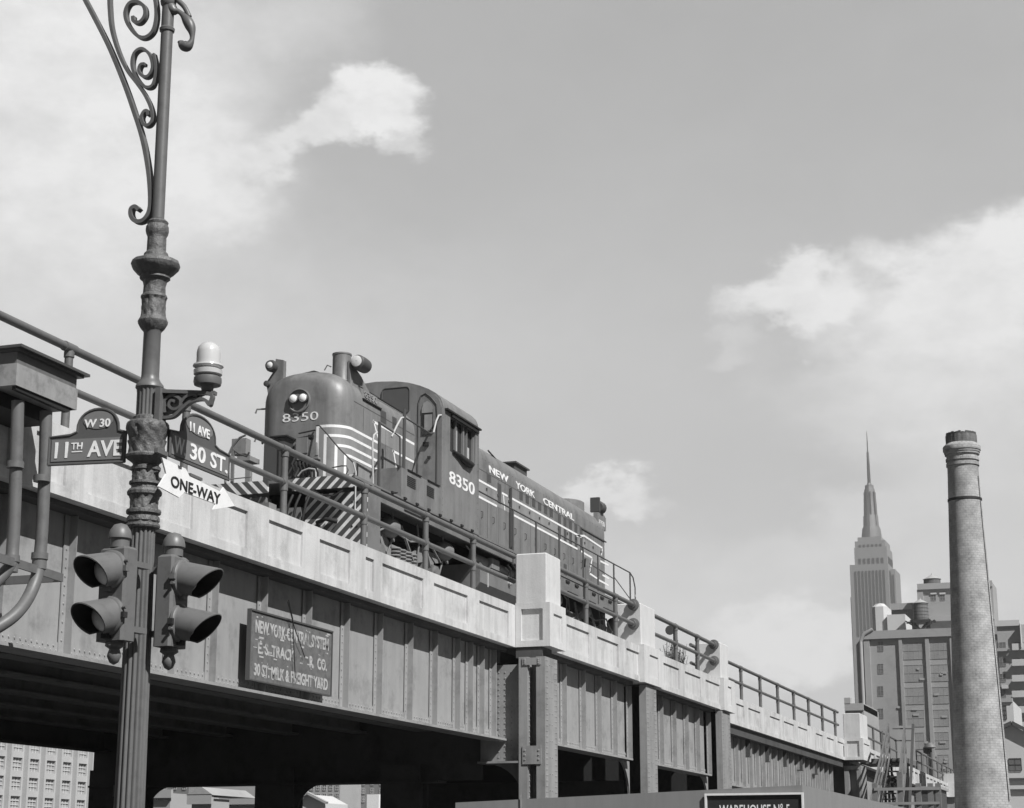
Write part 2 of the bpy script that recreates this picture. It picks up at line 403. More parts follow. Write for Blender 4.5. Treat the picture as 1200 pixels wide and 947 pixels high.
def parapet(x0, x1, yf, panels, name='parapet', dy=0.0):
    """concrete parapet with sunk panels; face at y = yf"""
    mb = MB(); d = .034
    mb.box((x0, yf + d, Z_BOT), (x1, yf + .42, Z_TOP))
    mb.box((x0, yf, Z_TOP - .17), (x1, yf + d, Z_TOP)); mb.box((x0, yf, Z_BOT), (x1, yf + d, Z_BOT + .13))
    xs = x0
    for (a, b) in sorted(panels):
        if a > xs: mb.box((xs, yf, Z_BOT + .13), (a, yf + d, Z_TOP - .17))
        xs = b
    if xs < x1: mb.box((xs, yf, Z_BOT + .13), (x1, yf + d, Z_TOP - .17))
    # drip strip and slab edge below, set back, coloured dark for the shade there
    o = mb.build(name, M_conc, vi)
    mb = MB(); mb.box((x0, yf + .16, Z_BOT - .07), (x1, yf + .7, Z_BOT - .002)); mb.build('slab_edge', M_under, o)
    return o
def X_(px, py, Y): return uy(px, py, Y).x
yA, yB, yD = 12.0, 11.5, 12.33
panA = [(-2 + i * 2.95 + j, -2 + i * 2.95 + j + 1.12) for i in range(6) for j in (.35, 1.75)] + [(15.9, 16.5)]
panA = [p for p in panA if p[1] < 15.6] + [(16.0, 17.4), (17.9, 18.55), (19.05, 20.2), (20.6, 21.62), (22.1, 23.2), (23.87, 25.0), (25.6, 26.75), (27.36, 27.7), (28.05, 29.87), (30.37, 32.08), (32.7, 34.36)]
parapet(-30, 34.76, yA, panA)
panB = [(X_(a, b, yB), X_(c, d, yB)) for a, b, c, d in ((664, 728, 690.5, 740), (700, 745, 724.7, 756), (734, 759, 754, 768))]
parapet(35.81, 42.2, yB, panB)
panC = [(X_(a, b, yB), X_(c, d, yB)) for a, b, c, d in ((777.5, 777, 796, 786), (802.7, 789, 821, 797), (827, 800, 843.5, 809))]
parapet(43.9, 50.55, yB, panC)
panD = [(X_(a, 830, yD), X_(b, 835, yD)) for a, b in ((863, 872), (877, 891), (902, 913.8), (918, 930), (934.5, 945.5), (955, 963), (967.5, 976), (980, 987.5))]
parapet(51.9, 76.4, yD, panD)

def recess_face(mb, X, y0, y1, z0, z1, m_=.13, d=.05):
    """raised frame round a sunk square panel on an X-facing face"""
    mb.box((X - d, y0, z0), (X, y1, z0 + m_)); mb.box((X - d, y0, z1 - m_), (X, y1, z1))
    mb.box((X - d, y0, z0 + m_), (X, y0 + m_, z1 - m_)); mb.box((X - d, y1 - m_, z0 + m_), (X, y1, z1 - m_))
def big_pier(X0, X1, y0, y1, name='pier_block'):
    mb = MB()
    mb.box((X0 + .05, y0, Z_BOT + .002), (X1, y1 + .02, Z_TOP + .04)); recess_face(mb, X0 + .05, y0, y1, Z_BOT + .002, Z_TOP + .04, .12, .05)
    # sunk slot on the street face (raised surround 3 cm proud)
    f = .03
    mb.box((X0, y0 - f, Z_BOT + .002), (X1, y0, Z_BOT + .14)); mb.box((X0, y0 - f, Z_TOP - .16), (X1, y0, Z_TOP + .04))
    mb.box((X0, y0 - f, Z_BOT + .14), (X0 + .24, y0, Z_TOP - .16)); mb.box((X1 - .22, y0 - f, Z_BOT + .14), (X1, y0, Z_TOP - .16))
    mb.bev((X0 + .01, y0 + .04, Z_TOP + .04), (X1 - .1, y1 + .0, Z_CAP), .02)
    return mb.build(name, M_conc2, vi)
big_pier(34.77, 35.8, 11.31, 12.0)
def pilaster(X0, X1, y0, y1):
    mb = MB()
    mb.box((X0, y0, Z_BOT - .02), (X1, y1 + .3, Z_TOP + .03))
    f = .03
    mb.box((X0, y0 - f, Z_BOT - .02), (X1, y0, Z_BOT + .14)); mb.box((X0, y0 - f, Z_TOP - .16), (X1, y0, Z_TOP + .03))
    mb.box((X0, y0 - f, Z_BOT + .14), (X0 + .5, y0, Z_TOP - .16)); mb.box((X1 - .4, y0 - f, Z_BOT + .14), (X1, y0, Z_TOP - .16))
    mb.bev((X0 + .22, y0 + .09, Z_TOP + .03), (X1 - .2, y1 + .25, Z_CAP), .02)
    return mb.build('pier_block', M_conc2, vi)
pilaster(42.2, 43.9, 11.41, 11.9); pilaster(50.55, 51.9, 11.41, 11.9)
big_pier(76.4, 78.4, 11.6, 12.33)

# span E bends gently away
E0 = Vector((78.4, 12.15, 0)); pE = uz(1119, 904, Z_RAIL); E1 = Vector((pE.x, pE.y - .2, 0)); dE = (E1 - E0).normalized(); E2 = E0 + dE * 90
nE = Vector((dE.y, -dE.x, 0))
def seg_box(mb, s0, s1, off0, off1, z0, z1):
    a = E0 + dE * s0 - nE * off0; b = E0 + dE * s1 - nE * off0; c = E0 + dE * s1 - nE * off1; d = E0 + dE * s0 - nE * off1
    mb.extr([(p.x, p.y, z0) for p in (a, b, c, d)], (0, 0, z1 - z0))
mb = MB(); seg_box(mb, 0, 88, .055, .42, Z_BOT, Z_TOP); seg_box(mb, 0, 88, 0, .055, Z_TOP - .17, Z_TOP); seg_box(mb, 0, 88, 0, .055, Z_BOT, Z_BOT + .13)
s_ = 0
while s_ < 87: seg_box(mb, s_, s_ + .55, 0, .055, Z_BOT + .13, Z_TOP - .17); s_ += 1.95
mb.build('parapet', M_conc, vi)
mb = MB(); seg_box(mb, 0, 88, .4, .45, Z_FL, Z_BOT); seg_box(mb, 0, 88, .25, .7, Z_FL - .04, Z_FL); mb.build('girder', M_steel, vi)
mb = MB()
sp = (uz(1080, 905, Z_CAP - .35) - E0).dot(dE)
seg_box(mb, sp, sp + 1.6, -.62, .4, Z_BOT, Z_TOP); seg_box(mb, sp + .06, sp + 1.5, -.55, .35, Z_TOP, Z_CAP - .45)
mb.build('pier_block', M_conc2, vi)
mb = MB(); seg_box(mb, sp + .2, sp + 1.4, -.5, .35, 0, Z_BOT); mb.build('column', M_steel2, vi)

# deck, soffit
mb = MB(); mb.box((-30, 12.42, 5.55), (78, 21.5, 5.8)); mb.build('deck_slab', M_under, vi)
mb = MB(); mb.box((-30, 12.44, 5.802), (78, 21.5, 6.42)); mb.build('deck_fill', M_deck, vi)
mb = MB(); mb.box((-30, 21.5, Z_BOT), (78, 21.9, Z_TOP)); mb.build('parapet', M_conc, vi)
mb = MB()
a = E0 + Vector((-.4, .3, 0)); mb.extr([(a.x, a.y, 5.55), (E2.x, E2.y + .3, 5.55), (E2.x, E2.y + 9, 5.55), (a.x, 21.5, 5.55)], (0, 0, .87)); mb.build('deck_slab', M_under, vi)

# plate girders
def girder(x0, x1, yw, stiff, dense=.115, yo=None, lean=True):
    """web, bottom flange with rivets, top flange; stiffeners as children"""
    yo = yo or yw - .13; mb = MB()
    mb.box((x0, yw, Z_FL + .03), (x1, yw + .02, 5.54))
    mb.box((x0, yw - .2, Z_FL - .02), (x1, yw + .2, Z_FL + .02))          # bottom flange plate
    mb.box((x0, yw - .014, Z_FL + .02), (x1, yw, Z_FL + .17))             # flange angle
    mb.box((x0, yw, 5.54), (x1, yw + .02, 5.79))
    for (za) in (Z_FL + .065, Z_FL + .125):
        x = x0 + .05
        while x < x1:
            mb.rivet((x + (.05 if za > Z_FL + .1 else 0), yw - .014, za), (0, -1, 0), .019); x += dense
    gd = mb.build('girder', M_steel, vi)
    for xs in stiff:
        sb = MB()
        sb.box((xs - .012, yo, Z_FL + .022), (xs, yw - .028, 5.755))
        sb.box((xs - .12, yw - .028, Z_FL + .022), (xs, yw - .0142, 5.755))
        z = Z_FL + .2
        while z < 5.4: sb.rivet((xs - .07, yw - .028, z), (0, -1, 0), .017); z += .11
        sb.build('stiffener', M_steel, gd)
    return gd
stA = [-1.5 + 1.48 * i for i in range(13)]
stA = [x for x in stA if x < 16.3] + [17.85, 19.30, 20.7, 21.8, 22.94, 24.45, 25.97, 27.4, 28.76] + [X_(p, 790, 12.27) for p in (484, 513, 539.6, 554.5, 568, 582)]
girder(-30, 34.82, 12.40, stA)
girder(35.5, 42.25, 11.90, [X_(p, 820, 11.77) for p in (664.4, 686.6, 705, 723.2, 740.5)])
girder(43.75, 50.2, 11.90, [X_(p, 850, 11.77) for p in (777.8, 792.8, 807, 820, 833.4)])
girder(51.7, 75.6, 12.72, [52.6 + 1.02 * i for i in range(23)], .2)
# inner and far girders
for i, y in enumerate((14.0, 15.4, 16.9, 18.4, 19.9)):
    mb = MB(); mb.box((-30, y, Z_FL + .24), (78, y + .02, 5.5)); mb.box((-30, y - .16, Z_FL + .2), (78, y + .16, Z_FL + .24)); mb.build('floor_beam', M_flr, vi)
mb = MB(); mb.box((-30, 21.3, Z_FL - .02), (78, 21.32, 5.54)); mb.box((-30, 21.1, Z_FL - .06), (78, 21.5, Z_FL - .02)); mb.build('girder', M_under, vi)
for i in range(34):
    x = -28 + i * 3.0
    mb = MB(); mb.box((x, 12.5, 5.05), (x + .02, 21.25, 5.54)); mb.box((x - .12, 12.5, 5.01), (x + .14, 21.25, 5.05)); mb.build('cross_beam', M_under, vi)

# bents
def main_column(Xc, y0, y1, X1, zt=5.62):
    """built-up riveted column: two channels with a gap, batten plates, solid street face"""
    mb = MB(); cw = .18
    mb.box((Xc, y1 - cw, .14), (Xc + .03, y1, zt)); mb.box((Xc, y0, .14), (Xc + .03, y0 + cw, zt))
    mb.box((Xc + .03, y1 - cw - .015, .14), (X1, y1 - cw, zt)); mb.box((Xc + .03, y0 + cw, .14), (X1, y0 + cw + .015, zt))
    mb.box((Xc + .03, y0, .14), (X1, y0 + .02, zt))
    mb.box((X1 - .03, y0 + .02, .14), (X1, y1, zt)); mb.box((Xc + .03, y1 - .02, .14), (X1 - .03, y1, zt))
    mb.box((Xc + .25, y0 + cw + .015, .14), (Xc + .27, y1 - cw - .015, zt))
    z = .3
    while z < zt:
        for x in (Xc + .07, Xc + .15, X1 - .16, X1 - .08): mb.rivet((x, y0, z), (0, -1, 0), .017)
        if int(z * 10) % 3 == 0:
            for x in (Xc + .3, X1 - .35): mb.rivet((x, y0, z + .03), (0, -1, 0), .017)
        mb.rivet((Xc + .06, y1 - cw - .015, z), (0, -1, 0), .02)
        z += .105
    o = mb.build('column', M_steel2, vi)
    for (z0, z1) in ((zt - .16, zt - .02), (3.55, 3.9), (1.6, 1.95), (2.9, 2.98) if False else (.5, .8)):
        b = MB(); b.box((Xc - .02, y0 + .08, z0), (Xc, y1 - .08, z1))
        for y in (y0 + .13, y1 - .13):
            for q in range(1, 4): b.rivet((Xc - .02, y, z0 + (z1 - z0) * q / 4), (-1, 0, 0), .02)
        b.build('batten_plate', M_steel2, o)
    return o
main_column(34.65, 11.35, 11.89, 35.44)
mb = MB(); mb.box((34.8, 11.45, 5.62), (35.4, 12.0, 5.82)); mb.build('bearing_plate', M_under, vi)
# main bent cross girder: lit end bracket, shaded rest coloured dark, arched knees
mb = MB()
mb.box((34.84, 11.89, 3.62), (34.88, 12.75, 5.5)); mb.box((34.66, 11.89, 3.58), (35.2, 12.75, 3.62))
for i in range(4):
    for k in range(16): mb.rivet((34.84, 11.98 + i * .13, 3.7 + k * .11), (-1, 0, 0), .018)
mb.build('cross_girder', M_steel2, vi)
mb = MB(); mb.box((34.96, 12.75, 3.28), (34.99, 21.52, 5.5)); mb.box((34.75, 13.6, 3.24), (35.2, 21.5, 3.28)); mb.build('cross_girder', M_under, vi)  # same girder, its shade put into the dark colour
def knee(mb, X, yc, zc, r, sgn, t=.04):
    """web plate between a column and the soffit with a quarter-round cut-out"""
    pts = [(X, yc, zc)]
    for k in range(9):
        a = math.pi / 2 * k / 8; pts.append((X, yc + sgn * (r - r * math.cos(a)), zc - r + r * math.sin(a)))
    mb.extr(pts, (t, 0, 0))
mb = MB(); knee(mb, 34.94, 11.9, 3.58, .75, 1, .06)
mb.build('knee_bracket', M_steel2, vi)
for (ya, yb, kn) in ((14.0, 14.85, 0), (16.75, 17.62, 1), (20.2, 21.5, 1)):
    mb = MB(); mb.box((34.8, ya, .14), (34.84, yb, 3.6)); mb.box((35.2, ya, .14), (35.24, yb, 3.6)); mb.box((34.84, ya + .1, .14), (35.2, yb - .1, 3.6))
    mb.build('column', M_under, vi)
    mb = MB(); knee(mb, 34.96, ya, 3.26, .62, -1) if kn else None
    if kn: mb.build('knee_bracket', M_under, vi)
mb = MB(); mb.box((34.68, 20.45, 3.05), (34.79, 20.85, 3.28)); mb.build('bearing_plate', M_flr, vi)
# columns of the following bents
for (xa, xb, y0, y1) in ((42.57, 43.5, 11.45, 11.95), (50.46, 51.5, 11.45, 11.95)):
    mb = MB(); mb.box((xa, 11.45, .14), (xa + .02, 11.62, 5.78)); mb.box((xa + .02, 11.45, .14), (xb, 11.47, 5.78)); mb.box((xb - .02, 11.47, .14), (xb, 11.62, 5.78))
    z = .3
    while z < 5.7:
        for x in (xa + .08, xa + .17, xb - .17, xb - .08): mb.rivet((x, 11.45, z), (0, -1, 0), .017)
        if int(z * 10) % 3 == 0:
            for x in (xa + .35, xb - .38): mb.rivet((x, 11.45, z + .03), (0, -1, 0), .017)
        z += .105
    mb.build('column', M_steel2, vi)
    mb = MB(); mb.box((xa + .3, 11.63, .14), (xb - .05, 12.1, 5.78)); mb.build('column_gap_shade', M_black, vi)  # near-black block put in for the shaded gap behind the column
    mb = MB(); mb.box((xa + .34, 12.1, 3.6), (xa + .38, 21.2, 5.5)); mb.build('cross_girder', M_black, vi)  # bent girder coloured near-black for the shade beneath the deck
main_column(76.6, 11.72, 12.4, 78.0)
for (xa, sg) in ((41.3, 1), (35.5, -1), (49.2, 1), (43.55, -1)):
    # arched brackets under the short spans
    mb = MB(); r = .9; xo = xa + (1.2 if sg > 0 else 0)
    pts = [(xo, 11.86, Z_FL - .03)]
    for k in range(9):
        a = math.pi / 2 * k / 8; pts.append((xo - sg * (r - r * math.cos(a)), 11.86, Z_FL - .03 - r + r * math.sin(a)))
    mb.extr(pts, (0, .05, 0)); mb.build('knee_bracket', M_steel2, vi)

# pipe railings (each span a thing of its own)
def railing(label, posts, ends, y, flanges=(), Z_RAIL=7.75, Z_MID=7.24):
    x0, x1 = ends
    t = thing('pipe_railing', (x0, y, Z_TOP), label, 'railing', 'pipe railings on the viaduct parapet')
    for z, r in ((Z_RAIL, .052), (Z_MID, .047)):
        mb = MB(); mb.cyl((x0, y, z), (x1, y, z), r, 12); mb.build('rail', M_pipe, t, 40)
    for x in posts:
        mb = MB(); mb.cyl((x, y, Z_TOP - .02), (x, y, Z_RAIL - .02), .052, 12)
        mb.cyl((x, y, Z_RAIL - .12), (x, y, Z_RAIL - .05), .064, 12); mb.cyl((x - .12, y, Z_RAIL), (x + .12, y, Z_RAIL), .062, 12)
        mb.cyl((x, y, Z_MID - .13), (x, y, Z_MID + .09), .062, 12); mb.cyl((x - .1, y, Z_MID), (x + .1, y, Z_MID), .058, 12)
        mb.cyl((x, y, Z_TOP - .01), (x, y, Z_TOP + .03), .085, 12)
        mb.build('post', M_pipe, t, 40)
    for x in flanges:
        for z in (Z_RAIL, Z_MID):
            mb = MB(); mb.lathe([(.08, -.14), (.085, -.07), (.135, -.06), (.14, -.03), (.14, 0)], (x, y, z), 20, (1, 0, 0)); mb.build('flange', M_pipe, t, 40)
    return t
railing('long dark pipe railing on the parapet in front of the locomotive', [-1.5, 1.4, 4.3, 7.2, 10.1, 13.0, 15.9, 18.85, 21.77, 24.82, 27.82, 30.57, 33.02], (-4, 35.4), 12.25)
railing('short pipe railing between the big concrete pier and the next pilaster', [X_(686.5, 690, 11.68), X_(721, 700, 11.68)], (35.7, 42.43), 11.68, (42.42,), 7.655, 7.20)
railing('short pipe railing between the two narrow pilasters, nothing but sky behind', [X_(791.6, 740, 11.68), X_(817, 750, 11.68)], (43.65, 50.78), 11.68, (50.77,), 7.63, 7.18)
railing('long far pipe railing between the second pilaster and the far pier', [58.2 + 2.93 * i for i in range(-2, 7)], (51.6, 76.5), 12.55, ())
t = thing('pipe_railing', (E0.x, E0.y, Z_TOP), 'distant pipe railing on the curving span beyond the stair', 'railing', 'pipe railings on the viaduct parapet')
for z in (Z_RAIL, Z_MID):
    mb = MB(); a = E0 + dE * .1 - nE * .2; b = E0 + dE * 88 - nE * .2; mb.cyl((a.x, a.y, z), (b.x, b.y, z), .05, 8); mb.build('rail', M_pipe, t, 40)
for i in range(30):
    p = E0 + dE * (1.4 + 2.93 * i) - nE * .2; mb = MB(); mb.cyl((p.x, p.y, Z_TOP - .02), (p.x, p.y, Z_RAIL), .05, 8); mb.build('post', M_pipe, t, 40)

# track
ZR = 6.88
mb = MB(); mb.box((-30, 13.1, 6.424), (78, 21.2, 6.62)); struct('gravel', mb, M_ballast, 'stuff')
t = thing('railway_track', (31, 15, 6.6), 'railway track under the locomotive on the viaduct deck', 'track')
for y in (14.28, 15.72):
    mb = MB(); mb.box((-30, y - .035, 6.84), (78, y + .035, ZR)); mb.box((-30, y - .01, 6.74), (78, y + .01, 6.84)); mb.box((-30, y - .07, 6.72), (78, y + .07, 6.74)); mb.build('rail', M_rail, t)
mb = MB()
for i in range(150): mb.box((-29 + i * .7, 13.75, 6.56), (-28.76 + i * .7, 16.25, 6.72))
o = mb.build('sleeper', M_wood, t); o['kind'] = 'stuff'

# ------------------------------------------------------------------ locomotive
def wall(mb, P0, xd, ud_, w, h, holes, dep):
    """flat wall from P0 with real rectangular openings; dep = reveal vector"""
    P0 = Vector(P0); xd = Vector(xd); ud_ = Vector(ud_); dep = Vector(dep)
    us = sorted({0, w} | {a for q in holes for a in q[:2]}); vs_ = sorted({0, h} | {a for q in holes for a in q[2:]})
    P = lambda u, v: P0 + xd * u + ud_ * v
    for i in range(len(us) - 1):
        for j in range(len(vs_) - 1):
            uc, vc = (us[i] + us[i + 1]) / 2, (vs_[j] + vs_[j + 1]) / 2
            if any(q[0] < uc < q[1] and q[2] < vc < q[3] for q in holes): continue
            mb.add([P(us[i], vs_[j]), P(us[i + 1], vs_[j]), P(us[i + 1], vs_[j + 1]), P(us[i], vs_[j + 1])], [(0, 1, 2, 3)])
    for (a, b, c, d) in holes:
        q = [P(a, c), P(b, c), P(b, d), P(a, d)]
        for k in range(4):
            p1, p2 = q[k], q[(k + 1) % 4]; mb.add([p1, p2, p2 + dep, p1 + dep], [(0, 1, 2, 3)])

ZS = 8.51
loco = thing('locomotive', (40, 15, ZR), 'grey diesel road-switcher locomotive with white lightning stripes numbered 8350 on the viaduct', 'locomotive')
HC, HW = 15.0, .90
def hood_ring(x, w, zt):
    zs_ = zt - .62; lv = [ZS + (zs_ - ZS) * q for q in (.35, .65, .93)]
    pts = [(x, HC - w, ZS)] + [(x, HC - w, q) for q in lv]
    n = 14
    for k in range(n * 2 + 1):
        s = -1 + k / n; a = abs(s) * math.pi / 2
        yy = math.sin(a) ** (2 / 2.5); zz = math.cos(a) ** (2 / 2.5) if abs(s) < 1 else 0
        pts.append((x, HC + (w * yy if s > 0 else -w * yy), zt - .62 + .62 * zz))
    pts += [(x, HC + w, q) for q in lv[::-1]] + [(x, HC + w, ZS)]
    return pts
def hood(x0, x1, rf=0, rr=0, zt=11.07):
    st = []
    if rf:
        for k in range(9):
            a = math.pi / 2 * k / 8; d = rf * (1 - math.cos(a)); st.append((x0 + d, rf - rf * math.sin(a)))
    else: st.append((x0, 0))
    if rr:
        for k in range(9):
            a = math.pi / 2 * (8 - k) / 8; st.append((x1 - rr * (1 - math.cos(a)), rr - rr * math.sin(a)))
    else: st.append((x1, 0))
    mb = MB(); rings = [hood_ring(x, HW - c, zt - c * .6) for x, c in st]; n = len(rings[0])
    vs = [p for r_ in rings for p in r_]; fs = []
    for i in range(len(rings) - 1):
        for j in range(n - 1): fs.append((i * n + j, i * n + j + 1, (i + 1) * n + j + 1, (i + 1) * n + j))
        fs.append((i * n + n - 1, i * n, (i + 1) * n, (i + 1) * n + n - 1))
    fs += [tuple(range(n)), tuple(range((len(rings) - 1) * n, len(rings) * n))]
    return mb.add(vs, fs)
sh = hood(31.0, 34.54, rf=.40, zt=10.83).build('short_hood', M_loco, loco, 40)
lh = hood(36.70, 48.6, rr=.32).build('long_hood', M_loco, loco, 40)

# cab
CX0, CX1 = 34.52, 36.72
arc = [(13.5, 10.80), (13.515, 10.90), (13.56, 11.0), (13.66, 11.10), (13.82, 11.20), (14.02, 11.29), (14.26, 11.37), (14.55, 11.425), (15.0, 11.455)]
prof = [(y, z) for y, z in arc] + [(30 - y, z) for y, z in arc[-2::-1]]
mb = MB(); mb.extr([(CX0 + .04, y, z) for y, z in prof], (CX1 - CX0 - .08, 0, 0))
mb.extr([(CX0, y * .985 + 15 * .015, z - .03) for y, z in prof], (.04, 0, 0)); mb.extr([(CX1 - .04, y * .985 + 15 * .015, z - .03) for y, z in prof], (.04, 0, 0))
cab = mb.build('cab', M_loco, loco, 35)
mb = MB(); wall(mb, (CX0, 13.5, ZS), (1, 0, 0), (0, 0, 1), CX1 - CX0, 10.80 - ZS, [(.47, 1.98, 1.44, 2.2)], (0, .12, 0))
wall(mb, (CX0, 16.5, ZS), (0, -1, 0), (0, 0, 1), 3.0, 10.77 - ZS, [], (0, 0, 0)); wall(mb, (CX1, 16.5, ZS), (0, -1, 0), (0, 0, 1), 3.0, 10.77 - ZS, [], (0, 0, 0))
wall(mb, (CX1, 16.5, ZS), (-1, 0, 0), (0, 0, 1), CX1 - CX0, 10.80 - ZS, [], (0, 0, 0))
mb.build('cab_wall', M_loco, loco, 30, fix=False)
mb = MB(); mb.box((34.97, 13.60, 9.9), (36.52, 13.62, 10.74)); w_ = mb.build('cab_window', M_glassd, loco)
mb = MB()
for a, b in ((34.99, 35.03), (35.42, 35.47), (35.86, 35.94), (36.08, 36.12), (36.46, 36.50)): mb.box((a, 13.545, 9.95), (b, 13.595, 10.71))
each(mb, 'window_frame', M_loco, w_)
mb = MB(); mb.box((35.5, 13.585, 10.02), (35.62, 13.598, 10.6)); mb.box((36.16, 13.585, 10.0), (36.34, 13.598, 10.3)); each(mb, 'blind', M_pale, w_)
mb = MB(); mb.tube([(35.1, 13.47, 9.97), (35.4, 13.46, 9.95), (35.7, 13.45, 9.90), (36.1, 13.45, 9.88), (36.3, 13.47, 9.93)], [.03, .05, .075, .075, .03], 10); mb.build('arm_rest', M_black, loco, 50)
mb = MB(); mb.box((34.66, 13.43, 10.755), (36.70, 13.50, 10.79)); mb.box((35.02, 13.455, 10.68), (36.62, 13.50, 10.75)); mb.build('gutter', M_black, loco)
# front windows of the cab
def rr_poly(X, y0, y1, z0, z1, r, dx=0):
    pts = []
    for (cy, cz, a0) in ((y1 - r, z1 - r, 0), (y0 + r, z1 - r, 90), (y0 + r, z0 + r, 180), (y1 - r, z0 + r, 270)):
        for k in range(5):
            a = R(a0 + 22.5 * k); pts.append((X, cy + r * math.cos(a), cz + r * math.sin(a)))
    return pts
for (y0, y1, z0, z1, r) in ((14.22, 14.84, 10.72, 11.27, .08),):
    mb = MB(); mb.extr(rr_poly(CX0 - .012, y0, y1, z0, z1, r), (.012, 0, 0)); w_ = mb.build('cab_window', mat('reflection_grey_glass', .10, .2, .1, 2), loco)  # pane grey paints in a reflection
    mb = MB(); p = rr_poly(CX0 - .014, y0, y1, z0, z1, r); mb.tube(p + [p[0]], .012, 6); mb.build('window_frame', M_locod, w_)
mb = MB(); p = [(CX0 - .01, 14.02, ZS + .1), (CX0 - .01, 14.02, 10.9), (CX0 - .01, 13.97, 11.05), (CX0 - .01, 13.86, 11.1), (CX0 - .01, 13.74, 11.0), (CX0 - .01, 13.62, 10.85), (CX0 - .01, 13.6, 10.6), (CX0 - .01, 13.6, ZS + .1)]
mb.tube(p, .012, 6); dr = mb.build('cab_door', M_locod, loco)
mb = MB(); mb.extr([(CX0 - .02, 13.7, 10.22), (CX0 - .02, 13.94, 10.22), (CX0 - .02, 13.94, 10.78), (CX0 - .02, 13.9, 10.89), (CX0 - .02, 13.82, 10.93), (CX0 - .02, 13.74, 10.87), (CX0 - .02, 13.7, 10.74)], (.02, 0, 0)); w_ = mb.build('door_window', M_glassd, dr)
mb = MB(); mb.extr([(CX0 - .026, 13.7, 10.68), (CX0 - .026, 13.94, 10.68), (CX0 - .026, 13.94, 10.78), (CX0 - .026, 13.9, 10.89), (CX0 - .026, 13.82, 10.93), (CX0 - .026, 13.74, 10.87), (CX0 - .026, 13.7, 10.78)], (.006, 0, 0)); mb.box((CX0 - .026, 13.71, 10.3), (CX0 - .02, 13.88, 10.64)); mb.build('window_blind', M_locob, dr)
mb = MB(); mb.box((CX0 - .05, 13.78, 9.98), (CX0, 13.9, 10.06)); mb.box((CX0 - .05, 13.74, 9.72), (CX0, 13.8, 9.76)); each(mb, 'door_handle', M_black, dr)
text_mesh('lettering', '8350', uy(526.5, 576, 13.5) * 0 + Vector((34.95, 13.497, 9.28)), (1, 0, 0), (0, 0, 1), 1.5, .265, M_white, loco, .004, .015)

# battery box, walkways, sills
mb = MB(); mb.box((32.4, 13.5, ZS + .002), (34.515, 14.098, 9.09)); bb = mb.build('battery_box', M_loco, loco)
mb = MB()
for (a, b) in ((32.69, 33.12), (33.72, 34.1)):
    for k in range(6): mb.beam((a, 13.492, 8.80 + k * .036), (b, 13.492, 8.80 + k * .036), .016, .012)
each(mb, 'louvre', M_locod, bb, None, 6)
mb = MB(); mb.beam((32.7, 13.49, 9.10), (33.4, 13.49, 9.10), .03, .02); mb.beam((33.75, 13.49, 9.10), (34.4, 13.49, 9.10), .03, .02); mb.extr([(32.392, 13.56, 8.60), (32.392, 14.05, 8.66), (32.392, 14.09, 8.56), (32.392, 13.9, 8.515), (32.392, 13.8, 8.515)], (.01, 0, 0)); mb.build('lid_edge_and_shade', M_black, bb)  # black wedge on the front paints the shade in the step opening
mb = MB(); mb.box((30.22, 13.5, 8.46), (49.3, 16.5, ZS)); mb.build('walkway', M_frame, loco)
mb = MB()
for yy in (13.52,): mb.box((31.1, yy, 8.24), (40.2, yy + .06, 8.455)); mb.box((40.2, yy, 8.06), (49.2, yy + .06, 8.455))
mb.box((32.6, 13.49, 8.30), (33.9, 13.52, 8.33))
mb.build('side_sill', M_frame, loco)
mb = MB(); mb.beam((31.1, 13.497, 8.463), (36.7, 13.497, 8.463), .012, .022)
x = 31.9
while x < 36.5: mb.box((x, 13.47, 8.49), (x + .12, 13.499, 8.53)); x += .62
for i in range(16): mb.box((37.0 + i * .74, 13.49, 8.36), (37.28 + i * .74, 13.519, 8.41))
for i in range(5): mb.box((41.5 + i * 1.55, 13.49, 8.06), (42.3 + i * 1.55, 13.519, 8.16))
each(mb, 'sill_slot', M_black, loco)
mb = MB(); mb.box((31.2, 14.3, 8.0), (49.0, 15.7, 8.455)); mb.build('underframe', M_black, loco)

# zebra pilot, steps, coupler
mb = MB()
mb.box((30.17, 13.5, 8.28), (30.22, 14.72, 8.512)); mb.box((30.17, 15.22, 8.28), (30.22, 16.5, 8.512)); each(mb, 'end_beam', M_zebra, loco)
mb = MB(); mb.box((30.40, 13.33, 6.98), (30.44, 14.56, 8.24)); mb.box((30.40, 15.44, 6.98), (30.44, 16.67, 8.24)); each(mb, 'pilot', M_zebra, loco)
mb = MB()
for zz in (7.6, 8.05):
    for yy in (13.42, 13.52, 13.62): mb.rivet((30.40, yy, zz), (-1, 0, 0), .022)
mb.build('pilot_rivets', M_black, loco)
mb = MB(); mb.extr([(30.46, 13.47, 7.0), (31.35, 13.47, 7.0), (31.35, 13.47, 8.45), (31.0, 13.47, 8.45), (30.46, 13.47, 7.9)], (0, .03, 0)); mb.extr([(30.46, 16.5, 7.0), (31.35, 16.5, 7.0), (31.35, 16.5, 8.45), (31.0, 16.5, 8.45), (30.46, 16.5, 7.9)], (0, .03, 0)); each(mb, 'step_side', M_frame, loco)
for k, z in enumerate((7.3, 7.72, 8.12)):
    for yy in (13.5, 16.05):
        mb = MB(); mb.box((30.5, yy, z), (31.34, yy + .45, z + .03)); mb.build('step', M_truck, loco)
mb = MB(); mb.box((29.75, 14.85, 7.62), (30.6, 15.15, 7.85)); mb.extr([(29.45, 14.82, 7.55), (29.75, 14.82, 7.55), (29.8, 15.1, 7.55), (29.6, 15.22, 7.55), (29.5, 15.1, 7.55)], (0, 0, .4)); mb.build('coupler', M_truck, loco)
mb = MB(); mb.box((30.3, 14.6, 7.55), (30.5, 15.4, 8.0)); mb.box((30.25, 15.3, 8.02), (30.5, 16.1, 8.22)); mb.build('buffer_beam', M_frame, loco)
